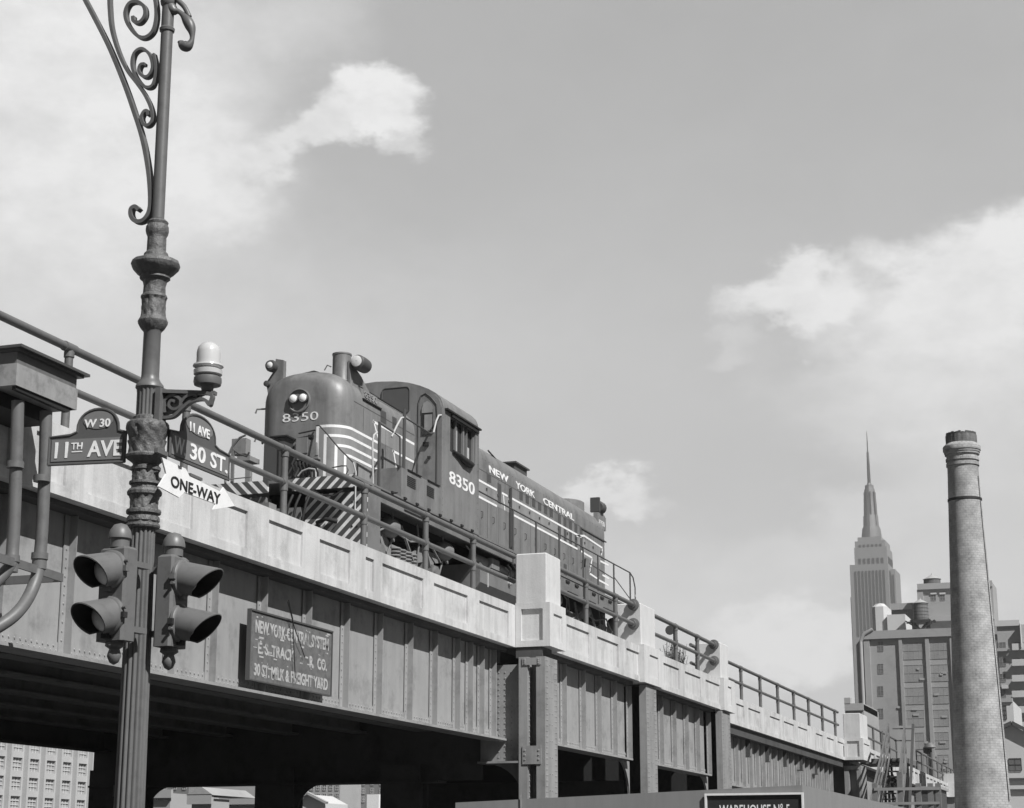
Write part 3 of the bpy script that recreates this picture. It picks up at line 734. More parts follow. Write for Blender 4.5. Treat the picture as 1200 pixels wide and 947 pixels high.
mb = MB()
for (yy, L_) in ((14.35, .35), (14.55, .42), (14.7, .3), (15.35, .42), (15.55, .35)):
    mb.tube([(30.16, yy, 8.2), (30.05, yy + .03, 8.0), (30.08, yy + .12, 8.0 - L_), (30.12, yy + .16, 8.06 - L_)], .025, 8)
mb.tube([(30.14, 13.7, 8.22), (30.1, 13.85, 8.12), (30.1, 14.1, 8.15), (30.14, 14.3, 8.25)], .018, 6); mb.tube([(30.38, 13.9, 7.7), (30.3, 14.1, 7.75), (30.36, 14.3, 7.7)], .04, 8)
mb.build('air_hose', M_black, loco, 50)

# nose details
mb = MB(); p = rr_poly(30.985, 15.12, 15.72, 8.55, 9.50, .16); mb.extr(p, (.02, 0, 0)); nd = mb.build('nose_door', M_locod, loco)
mb = MB(); mb.tube([(30.975, 15.78, 9.42), (30.97, 15.6, 9.53), (30.97, 15.25, 9.53), (30.975, 15.08, 9.44)], .025, 6); mb.beam((30.98, 15.42, 8.6), (30.98, 15.42, 9.48), .02, .02); mb.build('door_trim', M_black, nd)
mb = MB(); mb.lathe([(.235, 0), (.235, .05), (.215, .055), (.2, .02)], (31.01, 15.03, 10.2), 28, (-1, 0, 0)); hh = mb.build('headlight', M_frame, loco, 40)
for dy in (.10, -.10):
    mb = MB(); mb.lathe([(.095, 0), (.095, .035), (.078, .05)], (30.975, 15.03 + dy, 10.235), 20, (-1, 0, 0)); b = mb.build('lamp_ring', M_locod, hh, 40)
    mb = MB(); mb.lathe([(.078, .05), (.06, .066), (.03, .075), (.005, .078)], (30.975, 15.03 + dy, 10.235), 20, (-1, 0, 0)); mb.build('lens', M_beam, hh, 60)
text_mesh('lettering', '8350', (30.996, 15.37, 9.80), (0, -1, 0), (0, 0, 1), .74, .165, M_white, loco, .004, -.005)
# marker lamp boards either side of the nose top
mb = MB(); mb.extr([(31.35, 15.56, 10.45), (31.35, 15.56, 11.14), (31.35, 15.73, 11.18), (31.35, 15.76, 10.95), (31.35, 15.92, 10.72), (31.35, 15.86, 10.4)], (.12, 0, 0)); b = mb.build('marker_bracket', M_loco, loco)
mb = MB(); mb.lathe([(.11, 0), (.12, .1), (.10, .16), (.06, .17)], (31.36, 15.78, 11.02), 18, (-1, 0, 0)); mb.lathe([(.06, 0), (.06, .08), (.02, .09)], (31.35, 15.88, 10.68), 12, (-1, 0, 0)); mb.build('marker_lamp', M_locod, b, 40)
mb = MB(); mb.lathe([(.065, .17), (.04, .19), (.005, .195)], (31.36, 15.78, 11.02), 16, (-1, 0, 0)); mb.build('lens', M_lens, b, 60)
mb = MB(); mb.extr([(31.5, 14.22, 10.4), (31.5, 14.22, 11.05), (32.0, 14.2, 10.85), (32.5, 14.16, 10.5), (32.5, 14.14, 10.35), (31.6, 14.12, 10.3)], (0, .05, 0)); b = mb.build('marker_bracket', M_loco, loco)
mb = MB(); mb.lathe([(.10, 0), (.14, .03), (.15, .25), (.14, .40), (.08, .46)], (31.5, 14.08, 11.02), 20, (1, 0, 0)); mb.build('marker_lamp', M_locod, b, 40)
mb = MB(); mb.lathe([(.085, 0), (.06, .03), (.01, .04)], (31.5, 14.08, 11.02), 18, (-1, 0, 0)); mb.lathe([(.10, -.0), (.11, -.03), (.09, -.04)], (31.5, 14.08, 11.02), 18, (1, 0, 0)); mb.build('lens', M_lens, b, 60)
mb = MB(); mb.lathe([(.195, 0), (.18, .03), (.18, .52), (.19, .53), (.19, .56), (.16, .56), (.15, .4)], (31.6, 14.44, 10.66), 24); mb.build('stack', M_loco, loco, 40)
mb = MB(); mb.extr([(31.5, 14.85, 10.75), (31.5, 15.3, 10.7), (31.5, 15.34, 10.87), (31.5, 14.98, 10.92), (31.5, 14.74, 10.83)], (.35, 0, 0)); mb.build('vent_hood', M_locod, loco)
mb = MB(); mb.tube([(31.3, 15.62, 10.55), (31.3, 15.62, 10.72), (31.3, 15.28, 10.80)], .014, 6); mb.tube([(31.5, 14.76, 10.9), (31.5, 14.7, 11.0), (31.5, 14.62, 10.96)], .014, 6)
mb.tube([(31.3, 15.88, 10.18), (31.2, 16.02, 10.16), (31.2, 16.05, 10.08)], .018, 6); mb.tube([(31.3, 15.88, 9.62), (31.2, 16.02, 9.6), (31.2, 16.05, 9.52)], .018, 6)
each(mb, 'grab_iron', M_frame, loco, 50)
# number board on the shoulder
mb = MB(); mb.obox((32.3, 14.16, 10.50), (.42, 0, 0), (0, .02, .01), (0, .03, .115)); nb = mb.build('number_board', M_loco, loco)
mb = MB(); mb.beam((31.86, 14.10, 10.37), (32.74, 14.10, 10.37), .05, .025); mb.beam((31.86, 14.2, 10.63), (34.3, 14.22, 10.63), .03, .02); mb.build('board_edge', M_black, nb)
text_mesh('lettering', '8350', (32.0, 14.12, 10.43), (1, 0, 0), (0, .25, 1), .62, .15, M_locob, nb, .012, .01)
# hood doors, vents, small windows
def patch(mb, x0, x1, z0, z1, y=14.1, t=.006): mb.box((x0, y - t, z0), (x1, y + .004, z1))
mb = MB()
for (a, b, c, d) in ((446, 486, 452, 499), (460, 494, 464.5, 505)):
    p, q = uy(a, b, 14.1), uy(c, d, 14.1); patch(mb, p.x, q.x, 10.12, 10.36, t=.004)
for xs, z0, z1 in [(38.9, 10.12, 10.3), (39.6, 9.75, 10.22)] + [(41.15 + .47 * i, 10.12, 10.32) for i in range(6)] + [(44.15 + .47 * i, 9.62, 10.3) for i in range(5)] + [(44.15, 8.75, 9.1), (44.62, 8.75, 9.1)]:
    patch(mb, xs, xs + .24, z0, z1, t=.004)
each(mb, 'hood_vent', M_locod, loco)
mb = MB()
for x in [40.4] + [37.4 + .76 * i for i in range(15)] + [33.0, 33.9]:
    patch(mb, x, x + .012, 8.6, 10.3, t=.003)
mb.beam((36.8, 14.095, 8.6), (48.3, 14.095, 8.6), .012, .012); mb.beam((46.15, 14.09, 10.27), (48.45, 14.09, 10.27), .03, .03)
for x in (31.9, 32.9, 33.9): mb.box((x, 14.097, 9.75 if x < 32 else 10.08), (x + .01, 14.103, 10.2))
for z in (10.22,): mb.box((31.45, 14.096, z), (34.5, 14.103, z + .008)); mb.box((36.75, 14.096, z + .08), (46.1, 14.103, z + .088))
o = mb.build('door_seam', M_locod, loco)
mb = MB()
for i in range(100):
    x = 36.8 + i * .117; mb.rivet((x, 14.1, 10.58 if i % 2 else 8.66), (0, -1, 0), .012)
for i in range(16): mb.rivet((CX0 + .06, 13.5, ZS + .1 + i * .14), (0, -1, 0), .012); mb.rivet((CX1 - .06, 13.5, ZS + .1 + i * .14), (0, -1, 0), .012)
mb.build('panel_rivets', M_loco, loco)
mb = MB(); mb.beam((40.42, 14.06, 8.6), (40.42, 14.06, 10.25), .05, .05); each(mb, 'conduit', M_locod, loco)
mb = MB()
for x in [37.75 + .76 * i for i in range(14)]:
    for z in (9.2,): mb.tube([(x, 14.1, z), (x, 14.06, z + .02), (x, 14.06, z + .14), (x, 14.1, z + .16)], .01, 6)
    for z in (8.75, 9.9): mb.box((x + .3, 14.075, z), (x + .36, 14.1, z + .05))
each(mb, 'door_latch', M_locod, loco)
# stripes
def plan_pt(s):
    """s metres along the hood in plan: 0 at the front centre line of the corner arc, growing along the street side"""
    r = .40; q = math.pi / 2 * r
    if s < 0: return Vector((31.0, 14.5 - s, 0)), Vector((-1, 0, 0))
    if s < q:
        a = s / r; return Vector((31.4 - r * math.cos(a), 14.5 - r * math.sin(a), 0)), Vector((-math.cos(a), -math.sin(a), 0))
    return Vector((31.4 + s - q, 14.1, 0)), Vector((0, -1, 0))
def sx(X): return X - 31.4 + math.pi / 2 * .40
def strip(mb, s0, s1, z0, z1, off=.005, dz=0.0):
    n = max(1, int((min(s1, .7) - s0) / .05)) if s0 < .65 else 1
    ss = [s0 + (min(s1, .7) - s0) * i / n for i in range(n + 1)] if s0 < .65 else [s0]
    if s1 > .7 or s0 >= .65: ss.append(s1)
    vs = []
    for s in ss:
        p, nn = plan_pt(s); k = (s - s0) / (s1 - s0) * dz
        for o_, z in ((off, z0), (off, z1), (-.003, z1), (-.003, z0)): vs.append((p.x + nn.x * o_, p.y + nn.y * o_, z + k))
    fs = []
    for i in range(len(ss) - 1):
        for j in range(4): fs.append((i * 4 + j, i * 4 + (j + 1) % 4, i * 4 + 4 + (j + 1) % 4, i * 4 + 4 + j))
    fs += [(0, 1, 2, 3), tuple(range(len(vs) - 4, len(vs)))]
    mb.add(vs, fs)
mb = MB(); strip(mb, -.15, sx(32.62), 8.62, 9.66, .0025); strip(mb, sx(32.45), sx(34.5), 9.70, 10.02, .0025); strip(mb, sx(36.72), sx(46.1), 9.66, 10.0, .0025)
strip(mb, sx(46.2), sx(47.9), 9.55, 10.02, .0025)
each(mb, 'stripe_band', M_locob, loco)
mb = MB()
for s0, z in ((-.16, 9.64), (.0, 9.455), (.21, 9.27), (.40, 9.10)):
    strip(mb, s0, sx(32.62), z, z + .052); strip(mb, s0, s0 + .055, 8.62, z)
for a, b in ((32.36, 34.5), (36.74, 39.55), (39.9, 40.3), (40.5, 46.15)): strip(mb, sx(a), sx(b), 10.01, 10.06)
for a, b in ((33.37, 34.5), (36.74, 39.55), (40.5, 45.8)): strip(mb, sx(a), sx(b), 9.635, 9.685)
def diag(mb, x0, z0, x1, z1, w=.05, y=14.1):
    d = Vector((x1 - x0, 0, z1 - z0)).normalized(); n_ = Vector((-d.z, 0, d.x)) * w / 2
    mb.extr([(x0 - n_.x, y - .005, z0 - n_.z), (x1 - n_.x, y - .005, z1 - n_.z), (x1 + n_.x, y - .005, z1 + n_.z), (x0 + n_.x, y - .005, z0 + n_.z)], (0, .008, 0))
def poly(mb, pts, w=.05):
    q = [uy(a, b, 14.1) for a, b in pts]
    for p1, p2 in zip(q[:-1], q[1:]): diag(mb, p1.x, p1.z, p2.x, p2.z, w)
diag(mb, 32.38, 10.06, 32.66, 9.72); diag(mb, 33.4, 9.68, 33.56, 9.36); diag(mb, 40.0, 10.0, 40.1, 9.66)
poly(mb, [(675.6, 628), (684.5, 628), (706, 642.4), (704.8, 651)])
poly(mb, [(680.7, 646), (694, 654), (690.8, 672), (700.5, 678.5)])
poly(mb, [(703.5, 657.6), (713, 662.5)]); poly(mb, [(706, 674), (713.5, 678)]); poly(mb, [(702, 680), (713, 686)])
each(mb, 'stripe', M_white, loco)
text_mesh('lettering', 'NEW', (39.02, 14.098, 10.345), (1, 0, 0), (0, .02, 1), 1.32, .165, M_white, loco, .012, .02)
text_mesh('lettering', 'YORK', (40.85, 14.098, 10.345), (1, 0, 0), (0, .02, 1), 1.45, .165, M_white, loco, .012, .02)
text_mesh('lettering', 'CENTRAL', (42.95, 14.098, 10.345), (1, 0, 0), (0, .02, 1), 2.55, .165, M_white, loco, .012, .02)
# roof gear
mb = MB(); mb.box((42.3, 14.62, 10.9), (43.25, 15.38, 11.27)); mb.box((42.24, 14.56, 11.27), (43.3, 15.44, 11.31)); mb.build('exhaust_stack', M_locod, loco)
mb = MB(); mb.lathe([(.62, 0), (.62, .27), (.58, .3), (.1, .32)], (47.3, 15.0, 10.93), 28); mb.build('fan_drum', M_loco, loco, 40)
for (dx, dy) in ((0, 0), (.55, -.1)):
    c = ud(566, 521, uy(561, 505, 14.5).dot(Vector((math.cos(YAW), math.sin(YAW), 0)))); 
    mb = MB(); mb.lathe([(.02, -.03), (.2, 0), (.27, .05), (.27, .38), (.2, .42), (.02, .44)], (37.1 + dx, 14.42 + dy, 11.12 - dx * .02), 24, (1, 0, 0)); mb.box((37.15 + dx, 14.38 + dy, 10.7), (37.4 + dx, 14.5 + dy, 10.9)); mb.build('air_tank', M_loco, loco, 40)
mb = MB(); pts = [uy(a, b, 14.25) for a, b in ((572, 528), (580, 537), (586, 546), (590, 556), (590.5, 561))]; mb.tube(pts, .018, 6); mb.build('grab_iron', M_black, loco, 50)
mb = MB(); mb.extr([(47.9, 14.16, 10.62), (48.7, 14.16, 10.62), (48.7, 14.16, 10.98), (48.3, 14.16, 11.12), (47.9, 14.16, 11.0)], (0, .12, 0)); b = mb.build('marker_bracket', M_loco, loco)
mb = MB(); mb.box((48.0, 14.14, 11.05), (48.1, 14.4, 11.45)); mb.lathe([(.13, 0), (.17, .05), (.17, .25), (.1, .3)], (48.1, 14.2, 11.2), 16, (1, 0, 0)); mb.build('marker_lamp', M_locod, b, 40)
text_mesh('lettering', '8350', (48.0, 14.157, 10.7), (1, 0, 0), (0, 0, 1), .55, .14, M_whitew, b, .004, .01)

# handrails
def rail(pts, r=.016, mt=None, nm='handrail'):
    mb = MB(); mb.tube(pts, r, 8); return mb.build(nm, mt or M_frame, loco, 50)
xs = [36.76, 39.0, 40.65, 42.42, 44.4, 45.7, 47.18, 48.78]
rail([(36.74, 13.52, 9.45), (48.78, 13.52, 9.45), (49.1, 13.52, 9.36), (49.22, 13.5, 9.1), (49.22, 13.5, 8.5)], .018, M_locod)
rail([(45.0, 13.52, 9.12), (47.18, 13.52, 9.05)], .014, M_locod); rail([(47.2, 13.52, 9.1), (48.78, 13.52, 8.72)], .012, M_locod)
rail([(49.2, 13.5, 8.9), (49.35, 13.45, 8.5), (49.35, 13.45, 7.9)], .014, M_pale)
for x in xs[1:]:
    mb = MB(); mb.box((x - .035, 13.505, 8.2), (x + .035, 13.53, 9.46)); mb.build('stanchion', M_locod, loco)
mb = MB(); mb.extr([(44.42, 13.5, 9.12), (44.62, 13.5, 9.2), (44.52, 13.5, 8.96)], (0, .06, 0)); mb.build('lamp_bracket', M_black, loco)
# white hand rail forward of the cab
q = [uy(a, b, 13.52) for a, b in ((437, 628), (437, 560), (436.5, 520), (438, 510), (442, 506.5))]
rail([tuple(p) for p in q], .02, M_pale)
rail([(31.3, 13.52, 9.73), (32.0, 13.52, 9.70), (32.35, 13.52, 9.68), (32.38, 13.52, 9.1)], .018, M_locod)
mb = MB(); mb.box((31.30, 13.5, 8.52), (31.38, 13.53, 9.74)); mb.box((32.50, 13.5, 9.09), (32.60, 13.53, 10.28)); each(mb, 'stanchion', M_locod, loco)
q = [uy(a, b, 13.52) for a, b in ((459, 512), (465, 499), (470, 490), (474, 489))]; rail([tuple(p) for p in q], .02, M_pale)
q = [uy(a, b, 13.52) for a, b in ((474, 489), (490, 499), (504, 508), (508, 507), (511, 494), (514, 487), (517, 486.5))]; rail([tuple(p) for p in q[:4]], .017, M_locod); rail([tuple(p) for p in q[3:]], .02, M_pale)
q = [(31.0, 14.6, 9.70), (30.6, 14.0, 9.68), (30.45, 13.6, 9.30)] ; q = [ux(a, b, X) for a, b, X in ((371, 499, 30.95), (374, 498.5, 30.8), (382, 507, 30.6), (397, 525, 30.45), (414, 542, 30.4), (417, 553, 30.4), (416, 598, 30.4))]
rail([tuple(p) for p in q[:5]], .014, M_locod); rail([tuple(p) for p in q[4:]], .016, M_pale)
rail([tuple(ux(a, b, 30.35)) for a, b in ((385, 549), (400, 546), (406, 546), (408, 551), (405, 557), (400, 560))], .013, M_locod)
rail([tuple(ux(a, b, 30.2)) for a, b in ((349, 558), (354, 552), (362, 549), (369, 550))], .015, M_pale)
rail([tuple(ux(a, b, 30.3)) for a, b in ((265, 600), (264, 560), (265, 540), (272, 524), (281, 513), (288, 510))], .022, M_frame)
rail([tuple(ux(a, b, 30.3)) for a, b in ((273, 527), (280, 532), (289, 535), (292, 530))], .018, M_locod)
rail([tuple(ux(a, b, 30.25)) for a, b in ((264, 562), (280, 560.5), (294, 559))], .012, M_frame)
mb = MB(); p0, p1 = ux(272, 570, 30.3), ux(273, 528, 30.3); mb.beam(p0, p1, .06, .04, (1, 0, 0)); mb.build('stanchion', M_frame, loco)
# gear hung on the nose
mb = MB(); mb.box((30.75, 16.0, 9.2), (30.95, 16.3, 9.5)); mb.box((30.7, 15.88, 9.05), (31.1, 16.15, 9.14)); mb.box((30.8, 15.92, 8.55), (30.9, 16.02, 9.1)); mb.build('brake_gear', M_truck, loco)
mb = MB(); mb.box((30.88, 14.78, 9.15), (30.99, 15.02, 9.45)); mb.extr([(30.9, 14.60, 9.1), (30.9, 14.80, 9.0), (30.9, 14.98, 9.25), (30.9, 14.8, 9.42), (30.9, 14.62, 9.35)], (.08, 0, 0)); mb.box((30.86, 14.55, 9.02), (30.99, 14.98, 9.06)); mb.build('junction_box', M_loco, loco)
mb = MB()
for k in range(7):
    y = 15.05 - k * .075; mb.tube([(30.94, y, 9.1), (30.86, y + .03, 8.95), (30.88, y - .05, 8.75), (30.95, y - .02, 8.6)], .02, 6)
mb.tube([(30.94, 14.9, 9.0), (30.82, 15.0, 8.7), (30.9, 14.9, 8.55)], .035, 8); mb.beam((30.95, 14.66, 9.59), (30.95, 15.0, 9.55), .03, .02); mb.box((30.9, 14.7, 9.44), (30.99, 14.78, 9.5))
each(mb, 'jumper_cable', M_black, loco, 50)

# fuel tank, air reservoirs and equipment between the trucks
mb = MB(); prof = [(13.66, 7.95), (13.62, 7.9), (13.62, 7.55), (13.75, 7.38), (16.25, 7.38), (16.38, 7.55), (16.38, 7.9), (16.34, 7.95)]
mb.extr([(37.15, y, z) for y, z in prof], (4.3, 0, 0)); ft = mb.build('fuel_tank', M_frame, loco)
mb = MB(); mb.lathe([(.06, 0), (.06, .05), (.03, .08)], (39.0, 13.62, 7.78), 12, (0, -1, 0)); mb.box((37.6, 13.6, 7.5), (37.64, 13.62, 7.9)); each(mb, 'filler_cap', M_pale, ft, 40)
mb = MB()
for (x, z, L_, r) in ((37.2, 8.1, 1.4, .12), (41.6, 7.95, 1.6, .2), (38.8, 8.12, 2.4, .1)): mb.lathe([(.02, 0), (r * .8, .04), (r, .1), (r, L_ - .1), (r * .8, L_ - .04), (.02, L_)], (x, 13.85, z), 16, (1, 0, 0))
each(mb, 'air_reservoir', M_truck, loco, 40)
mb = MB()
rnd = random.Random(3)
for i in range(20):
    x = 36.4 + rnd.random() * 7; z = 7.9 + rnd.random() * .4; mb.tube([(x, 13.7, z), (x + .3, 13.72, z - .05), (x + .35, 13.75, z - .3), (x + .8, 13.75, z - .32)], .018, 6)
mb.box((38.0, 13.66, 7.98), (38.5, 13.9, 8.2)); mb.box((39.9, 13.66, 8.0), (40.3, 13.9, 8.22))
mb.build('air_pipe', M_truck, loco, 50)

def truck(xc):
    tr = thing('truck', (0, 0, 0), None, None); tr.parent = loco; tr.location = Vector((xc, 15, 7.4)) - loco.location
    for i, xw in enumerate((xc - 1.42, xc + 1.42)):
        for sg in (-1, 1):
            mb = MB(); y = 15 + sg * .76
            mb.lathe([(.2, -.09), (.44, -.05), (.46, -.04), (.49, -.03), (.51, .0), (.51, .06), (.535, .065), (.54, .09)][::1], (xw, y, 7.39), 32, (0, -sg, 0)); mb.build('wheel', M_truck, tr, 35)
        mb = MB(); mb.cyl((xw, 14.0, 7.39), (xw, 16.0, 7.39), .09, 12); mb.build('axle', M_black, tr, 40)
    for sg in (-1, 1):
        y = 15 + sg * 1.03
        mb = MB()
        o = [(-2.05, 7.72), (-2.0, 7.86), (-.95, 7.88), (-.55, 7.70), (.55, 7.70), (.95, 7.88), (2.0, 7.86), (2.05, 7.72), (1.72, 7.66), (1.70, 7.2), (1.14, 7.2), (1.12, 7.6), (.75, 7.52), (.6, 7.22), (-.6, 7.22), (-.75, 7.52), (-1.12, 7.6), (-1.14, 7.2), (-1.70, 7.2), (-1.72, 7.66)]
        n = len(o)
        mb.extr([(xc + a, y - .06, z) for a, z in o], (0, .12, 0)); mb.build('side_frame', M_truck, tr, 30)
        mb = MB()
        for xw in (-1.42, 1.42):
            mb.box((xc + xw - .17, y + sg * .06, 7.24), (xc + xw + .17, y + sg * .22, 7.56)); mb.cyl((xc + xw, y + sg * .22, 7.4), (xc + xw, y + sg * .27, 7.4), .13, 14)
        each(mb, 'journal_box', M_frame, tr, 40, 2)
        mb = MB()
        for xs_ in (-.42, -.14, .14, .42):
            for k in range(6): mb.lathe([(.1, 0), (.12, .015), (.12, .03), (.1, .045)], (xc + xs_, y + sg * .1, 7.25 + k * .07), 10)
        each(mb, 'spring', M_truck, tr, 40, 6)
        mb = MB()
        for xb in (-.95, 1.95):
            mb.lathe([(.03, -.1), (.1, -.08), (.17, 0), (.19, .1), (.19, .3), (.1, .34)], (xc + xb, y + sg * .12, 7.98), 18, (1, 0, 0)); mb.extr([(xc + xb + .2, y + sg * .1, 7.9), (xc + xb + .5, y + sg * .1, 7.75), (xc + xb + .5, y + sg * .1, 8.0), (xc + xb + .3, y + sg * .1, 8.12)], (0, .05, 0))
        each(mb, 'brake_cylinder', M_frame, tr, 40, 2)
        mb = MB()
        for (a, b) in ((-2.0, -1.95), (-.6, -.75), (.7, .8), (2.1, 2.0)):
            mb.tube([(xc + a, y + sg * .1, 8.3), (xc + a + .05, y + sg * .12, 7.9), (xc + b, y + sg * .05, 7.4), (xc + b + .1, y, 7.1)], .022, 6)
        for (a, b) in ((-1.6, -1.2), (.9, 1.3), (-.3, .4)):
            mb.beam((xc + a, y + sg * .16, 8.1), (xc + b, y + sg * .16, 7.45), .05, .03)
        mb.tube([(xc - 1.9, y + sg * .14, 7.62), (xc - 1.0, y + sg * .16, 7.95), (xc + .2, y + sg * .16, 7.86), (xc + 1.2, y + sg * .16, 8.02), (xc + 1.9, y + sg * .14, 7.7)], .02, 6)
        mb.build('brake_rigging', M_truck, tr, 40)
    return tr
truck(33.45); truck(46.2)
# ------------------------------------------------------------------ street lamp post (foreground)
LP = Vector((11.425, 6.735, 0))
def zpy(py): return ud(172, py, 13).z
def rpx(w): return w / 2 / 171.0
lamp = thing('street_lamp', (LP.x, LP.y, .14), 'tall ornate cast-iron lamp post with curling scroll bracket, carrying street signs and signals', 'street lamp')
mb = MB()
mb.lathe([(.30, .14), (.30, .3), (.27, .34), (.26, .9), (.22, 1.0), (.2, 1.1), (.15, 1.2)], (LP.x, LP.y, 0), 24); mb.build('base', M_iron, lamp, 40)
def flute(amp, n): return lambda an, h: 1 + amp * (abs(math.cos(an * n / 2)) - .6)
mb = MB(); mb.lathe([(rpx(34), 1.2), (rpx(34), 2.0), (rpx(31.5), 3.1), (rpx(28.5), zpy(619))], (LP.x, LP.y, 0), 96, mod=flute(.16, 16)); mb.build('shaft', M_iron, lamp, 60)
BANDS = [(598, 581), (565, 552), (532.6, 501), (372, 350), (606, 611.6)]
def leafy(an, h):
    for (p0_, p1_) in BANDS:
        z0_, z1_ = sorted((zpy(p0_), zpy(p1_)))
        if z0_ < h < z1_:
            t_ = (h - z0_) / (z1_ - z0_); return 1 + .085 * (abs(math.cos(an * 5 + (1.57 if t_ > .5 else 0))) ** .6 - .6) + .025 * math.sin(t_ * 12.6 + an * 10)
    return 1 + .012 * math.cos(an * 18)
pr = [(29, 621), (39, 619), (41, 617), (40, 614.5), (36, 614), (36, 612), (38.5, 611.5), (38, 606), (34.5, 605.5), (34.5, 603), (41, 602.5), (42, 600), (41, 598), (33.5, 597.5), (33.5, 586), (36, 581.5), (41, 580.5), (42, 577), (38, 574), (32.5, 573.5), (32.5, 568.5), (38, 568), (38, 565), (32, 564.5), (31.5, 552.5), (35.5, 551.5), (36, 548), (30.5, 545.5), (33, 543), (41, 540), (49, 537.5), (50, 535), (48, 533), (43, 532.5), (43, 524), (46, 517), (42.5, 516.5), (49, 506), (52, 500.5), (51, 497), (46, 495), (37, 494.5), (37, 490), (30, 489)]
pr2 = []
for (a, b), (c, d) in zip(pr[:-1], pr[1:]):
    k = max(1, int(abs(d - b) / 2))
    for i in range(k): pr2.append((rpx(a + (c - a) * i / k), zpy(b + (d - b) * i / k)))
pr2.append((rpx(30), zpy(488)))
mb = MB(); mb.lathe(pr2, (LP.x, LP.y, 0), 72, mod=leafy); mb.build('ornamental_collar', M_orn, lamp, 32)
mb = MB(); mb.lathe([(rpx(29), zpy(488)), (rpx(29), zpy(461)), (rpx(30), zpy(458))], (LP.x, LP.y, 0), 96, mod=flute(.12, 18)); mb.build('fluted_collar', M_iron, lamp, 60)
pr = [(30, 458), (35, 455), (34, 452), (27, 448), (22.5, 444), (22, 440), (21.5, 390), (24, 388)]
mb = MB(); mb.lathe([(rpx(a), zpy(b)) for a, b in pr], (LP.x, LP.y, 0), 32); mb.build('shaft', M_iron, lamp, 35)
pr = [(24, 388), (30, 385), (36, 380), (37, 377), (34, 374), (30, 371), (29, 352), (33, 349), (32, 347), (28, 345), (27, 336), (30, 330), (38, 327), (37, 324), (46, 321), (58, 315), (61, 311), (58, 307), (40, 304), (31, 301), (30, 298), (24, 295), (23.5, 278), (27, 275), (29, 271), (28, 266), (25, 264), (27, 261), (20, 258), (16, 257)]
pr2 = []
for (a, b), (c, d) in zip(pr[:-1], pr[1:]):
    k = max(1, int(abs(d - b) / 2))
    for i in range(k): pr2.append((rpx(a + (c - a) * i / k), zpy(b + (d - b) * i / k)))
zA, zB = zpy(388), zpy(348)
mb = MB(); mb.lathe(pr2, (LP.x, LP.y, 0), 72, mod=lambda an, h: leafy(an, h) if h < zB else 1 + .012 * math.sin(an * 12)); mb.build('capital', M_orn, lamp, 32)
ztop = zpy(-200)
mb = MB(); mb.lathe([(rpx(16), zpy(257)), (rpx(15.5), zpy(38)), (rpx(19), zpy(37)), (rpx(20), zpy(34)), (rpx(16), zpy(32)), (rpx(15.5), zpy(8)), (rpx(19), zpy(6)), (rpx(21), zpy(2)), (rpx(19), zpy(-2)), (rpx(15.5), zpy(-5)), (rpx(14.5), ztop)], (LP.x, LP.y, 0), 28); mb.build('mast', M_iron, lamp, 35)
def lpx(pts, X=LP.x): return [ux(a, b, X) for a, b in pts]
def smooth(pts, n=5):
    out = []
    for i in range(len(pts) - 1):
        p0 = pts[max(i - 1, 0)]; p1 = pts[i]; p2 = pts[i + 1]; p3 = pts[min(i + 2, len(pts) - 1)]
        for k in range(n):
            t = k / n; out.append(.5 * ((2 * p1) + (p2 - p0) * t + (2 * p0 - 5 * p1 + 4 * p2 - p3) * t * t + (3 * p1 - p0 - 3 * p2 + p3) * t ** 3))
    out.append(pts[-1]); return out
def strap(pts, th=.026, wd=.05, nm='scroll'):
    mb = MB(); mb.tube(smooth(lpx(pts)), 0, flat=(wd, th), nrm=(1, 0, 0)); return mb.build(nm, M_iron, lamp, 50)
strap([(164, 247), (160, 243), (155, 246), (155, 254), (160, 260), (169, 259), (176, 249), (177.5, 232), (175, 200), (168, 163), (157, 128), (146, 97), (130, 58), (113, 24), (97, -6), (80, -36)], .030, .055, 'bracket_arm')
strap([(128, -40), (129, -10), (129.5, 10), (132, 35), (140, 62), (150, 83), (162, 99), (171, 112), (178, 127), (180, 140), (176, 147), (170, 147), (167, 139), (170, 132), (174, 131), (175, 136)], .024)
strap([(176, -30), (181, -8), (184, 8), (184, 24), (180, 38), (171, 45), (161, 42), (151, 29), (148, 16), (153, 5), (162, 3), (170, 9), (171, 19), (165, 27), (158, 26), (157, 20)], .026)
strap([(181, 64), (184, 78), (183, 92), (179, 102), (170, 102), (160, 90), (156, 76), (159, 63), (168, 58), (177, 66), (180, 80), (175, 90), (168, 90), (164, 84), (166, 77), (171, 76)], .022)
mb = MB(); mb.tube(smooth(lpx([(196, 2), (203, 12), (210, 14), (218, 22), (224, 34), (225, 46), (220, 54), (213, 53), (211, 49)])), [.03 + .012 * math.sin(i * .45) for i in range(41)], 12); mb.tube(smooth(lpx([(200, -10), (208, 0), (216, 8), (222, 20)])), .02, 8); mb.lathe([(.005, 0), (.025, .012), (.025, .03), (.005, .04)], ux(212, 50, LP.x - .02), 12, (1, 0, 0)); mb.build('leaf_scroll', M_iron, lamp, 50)
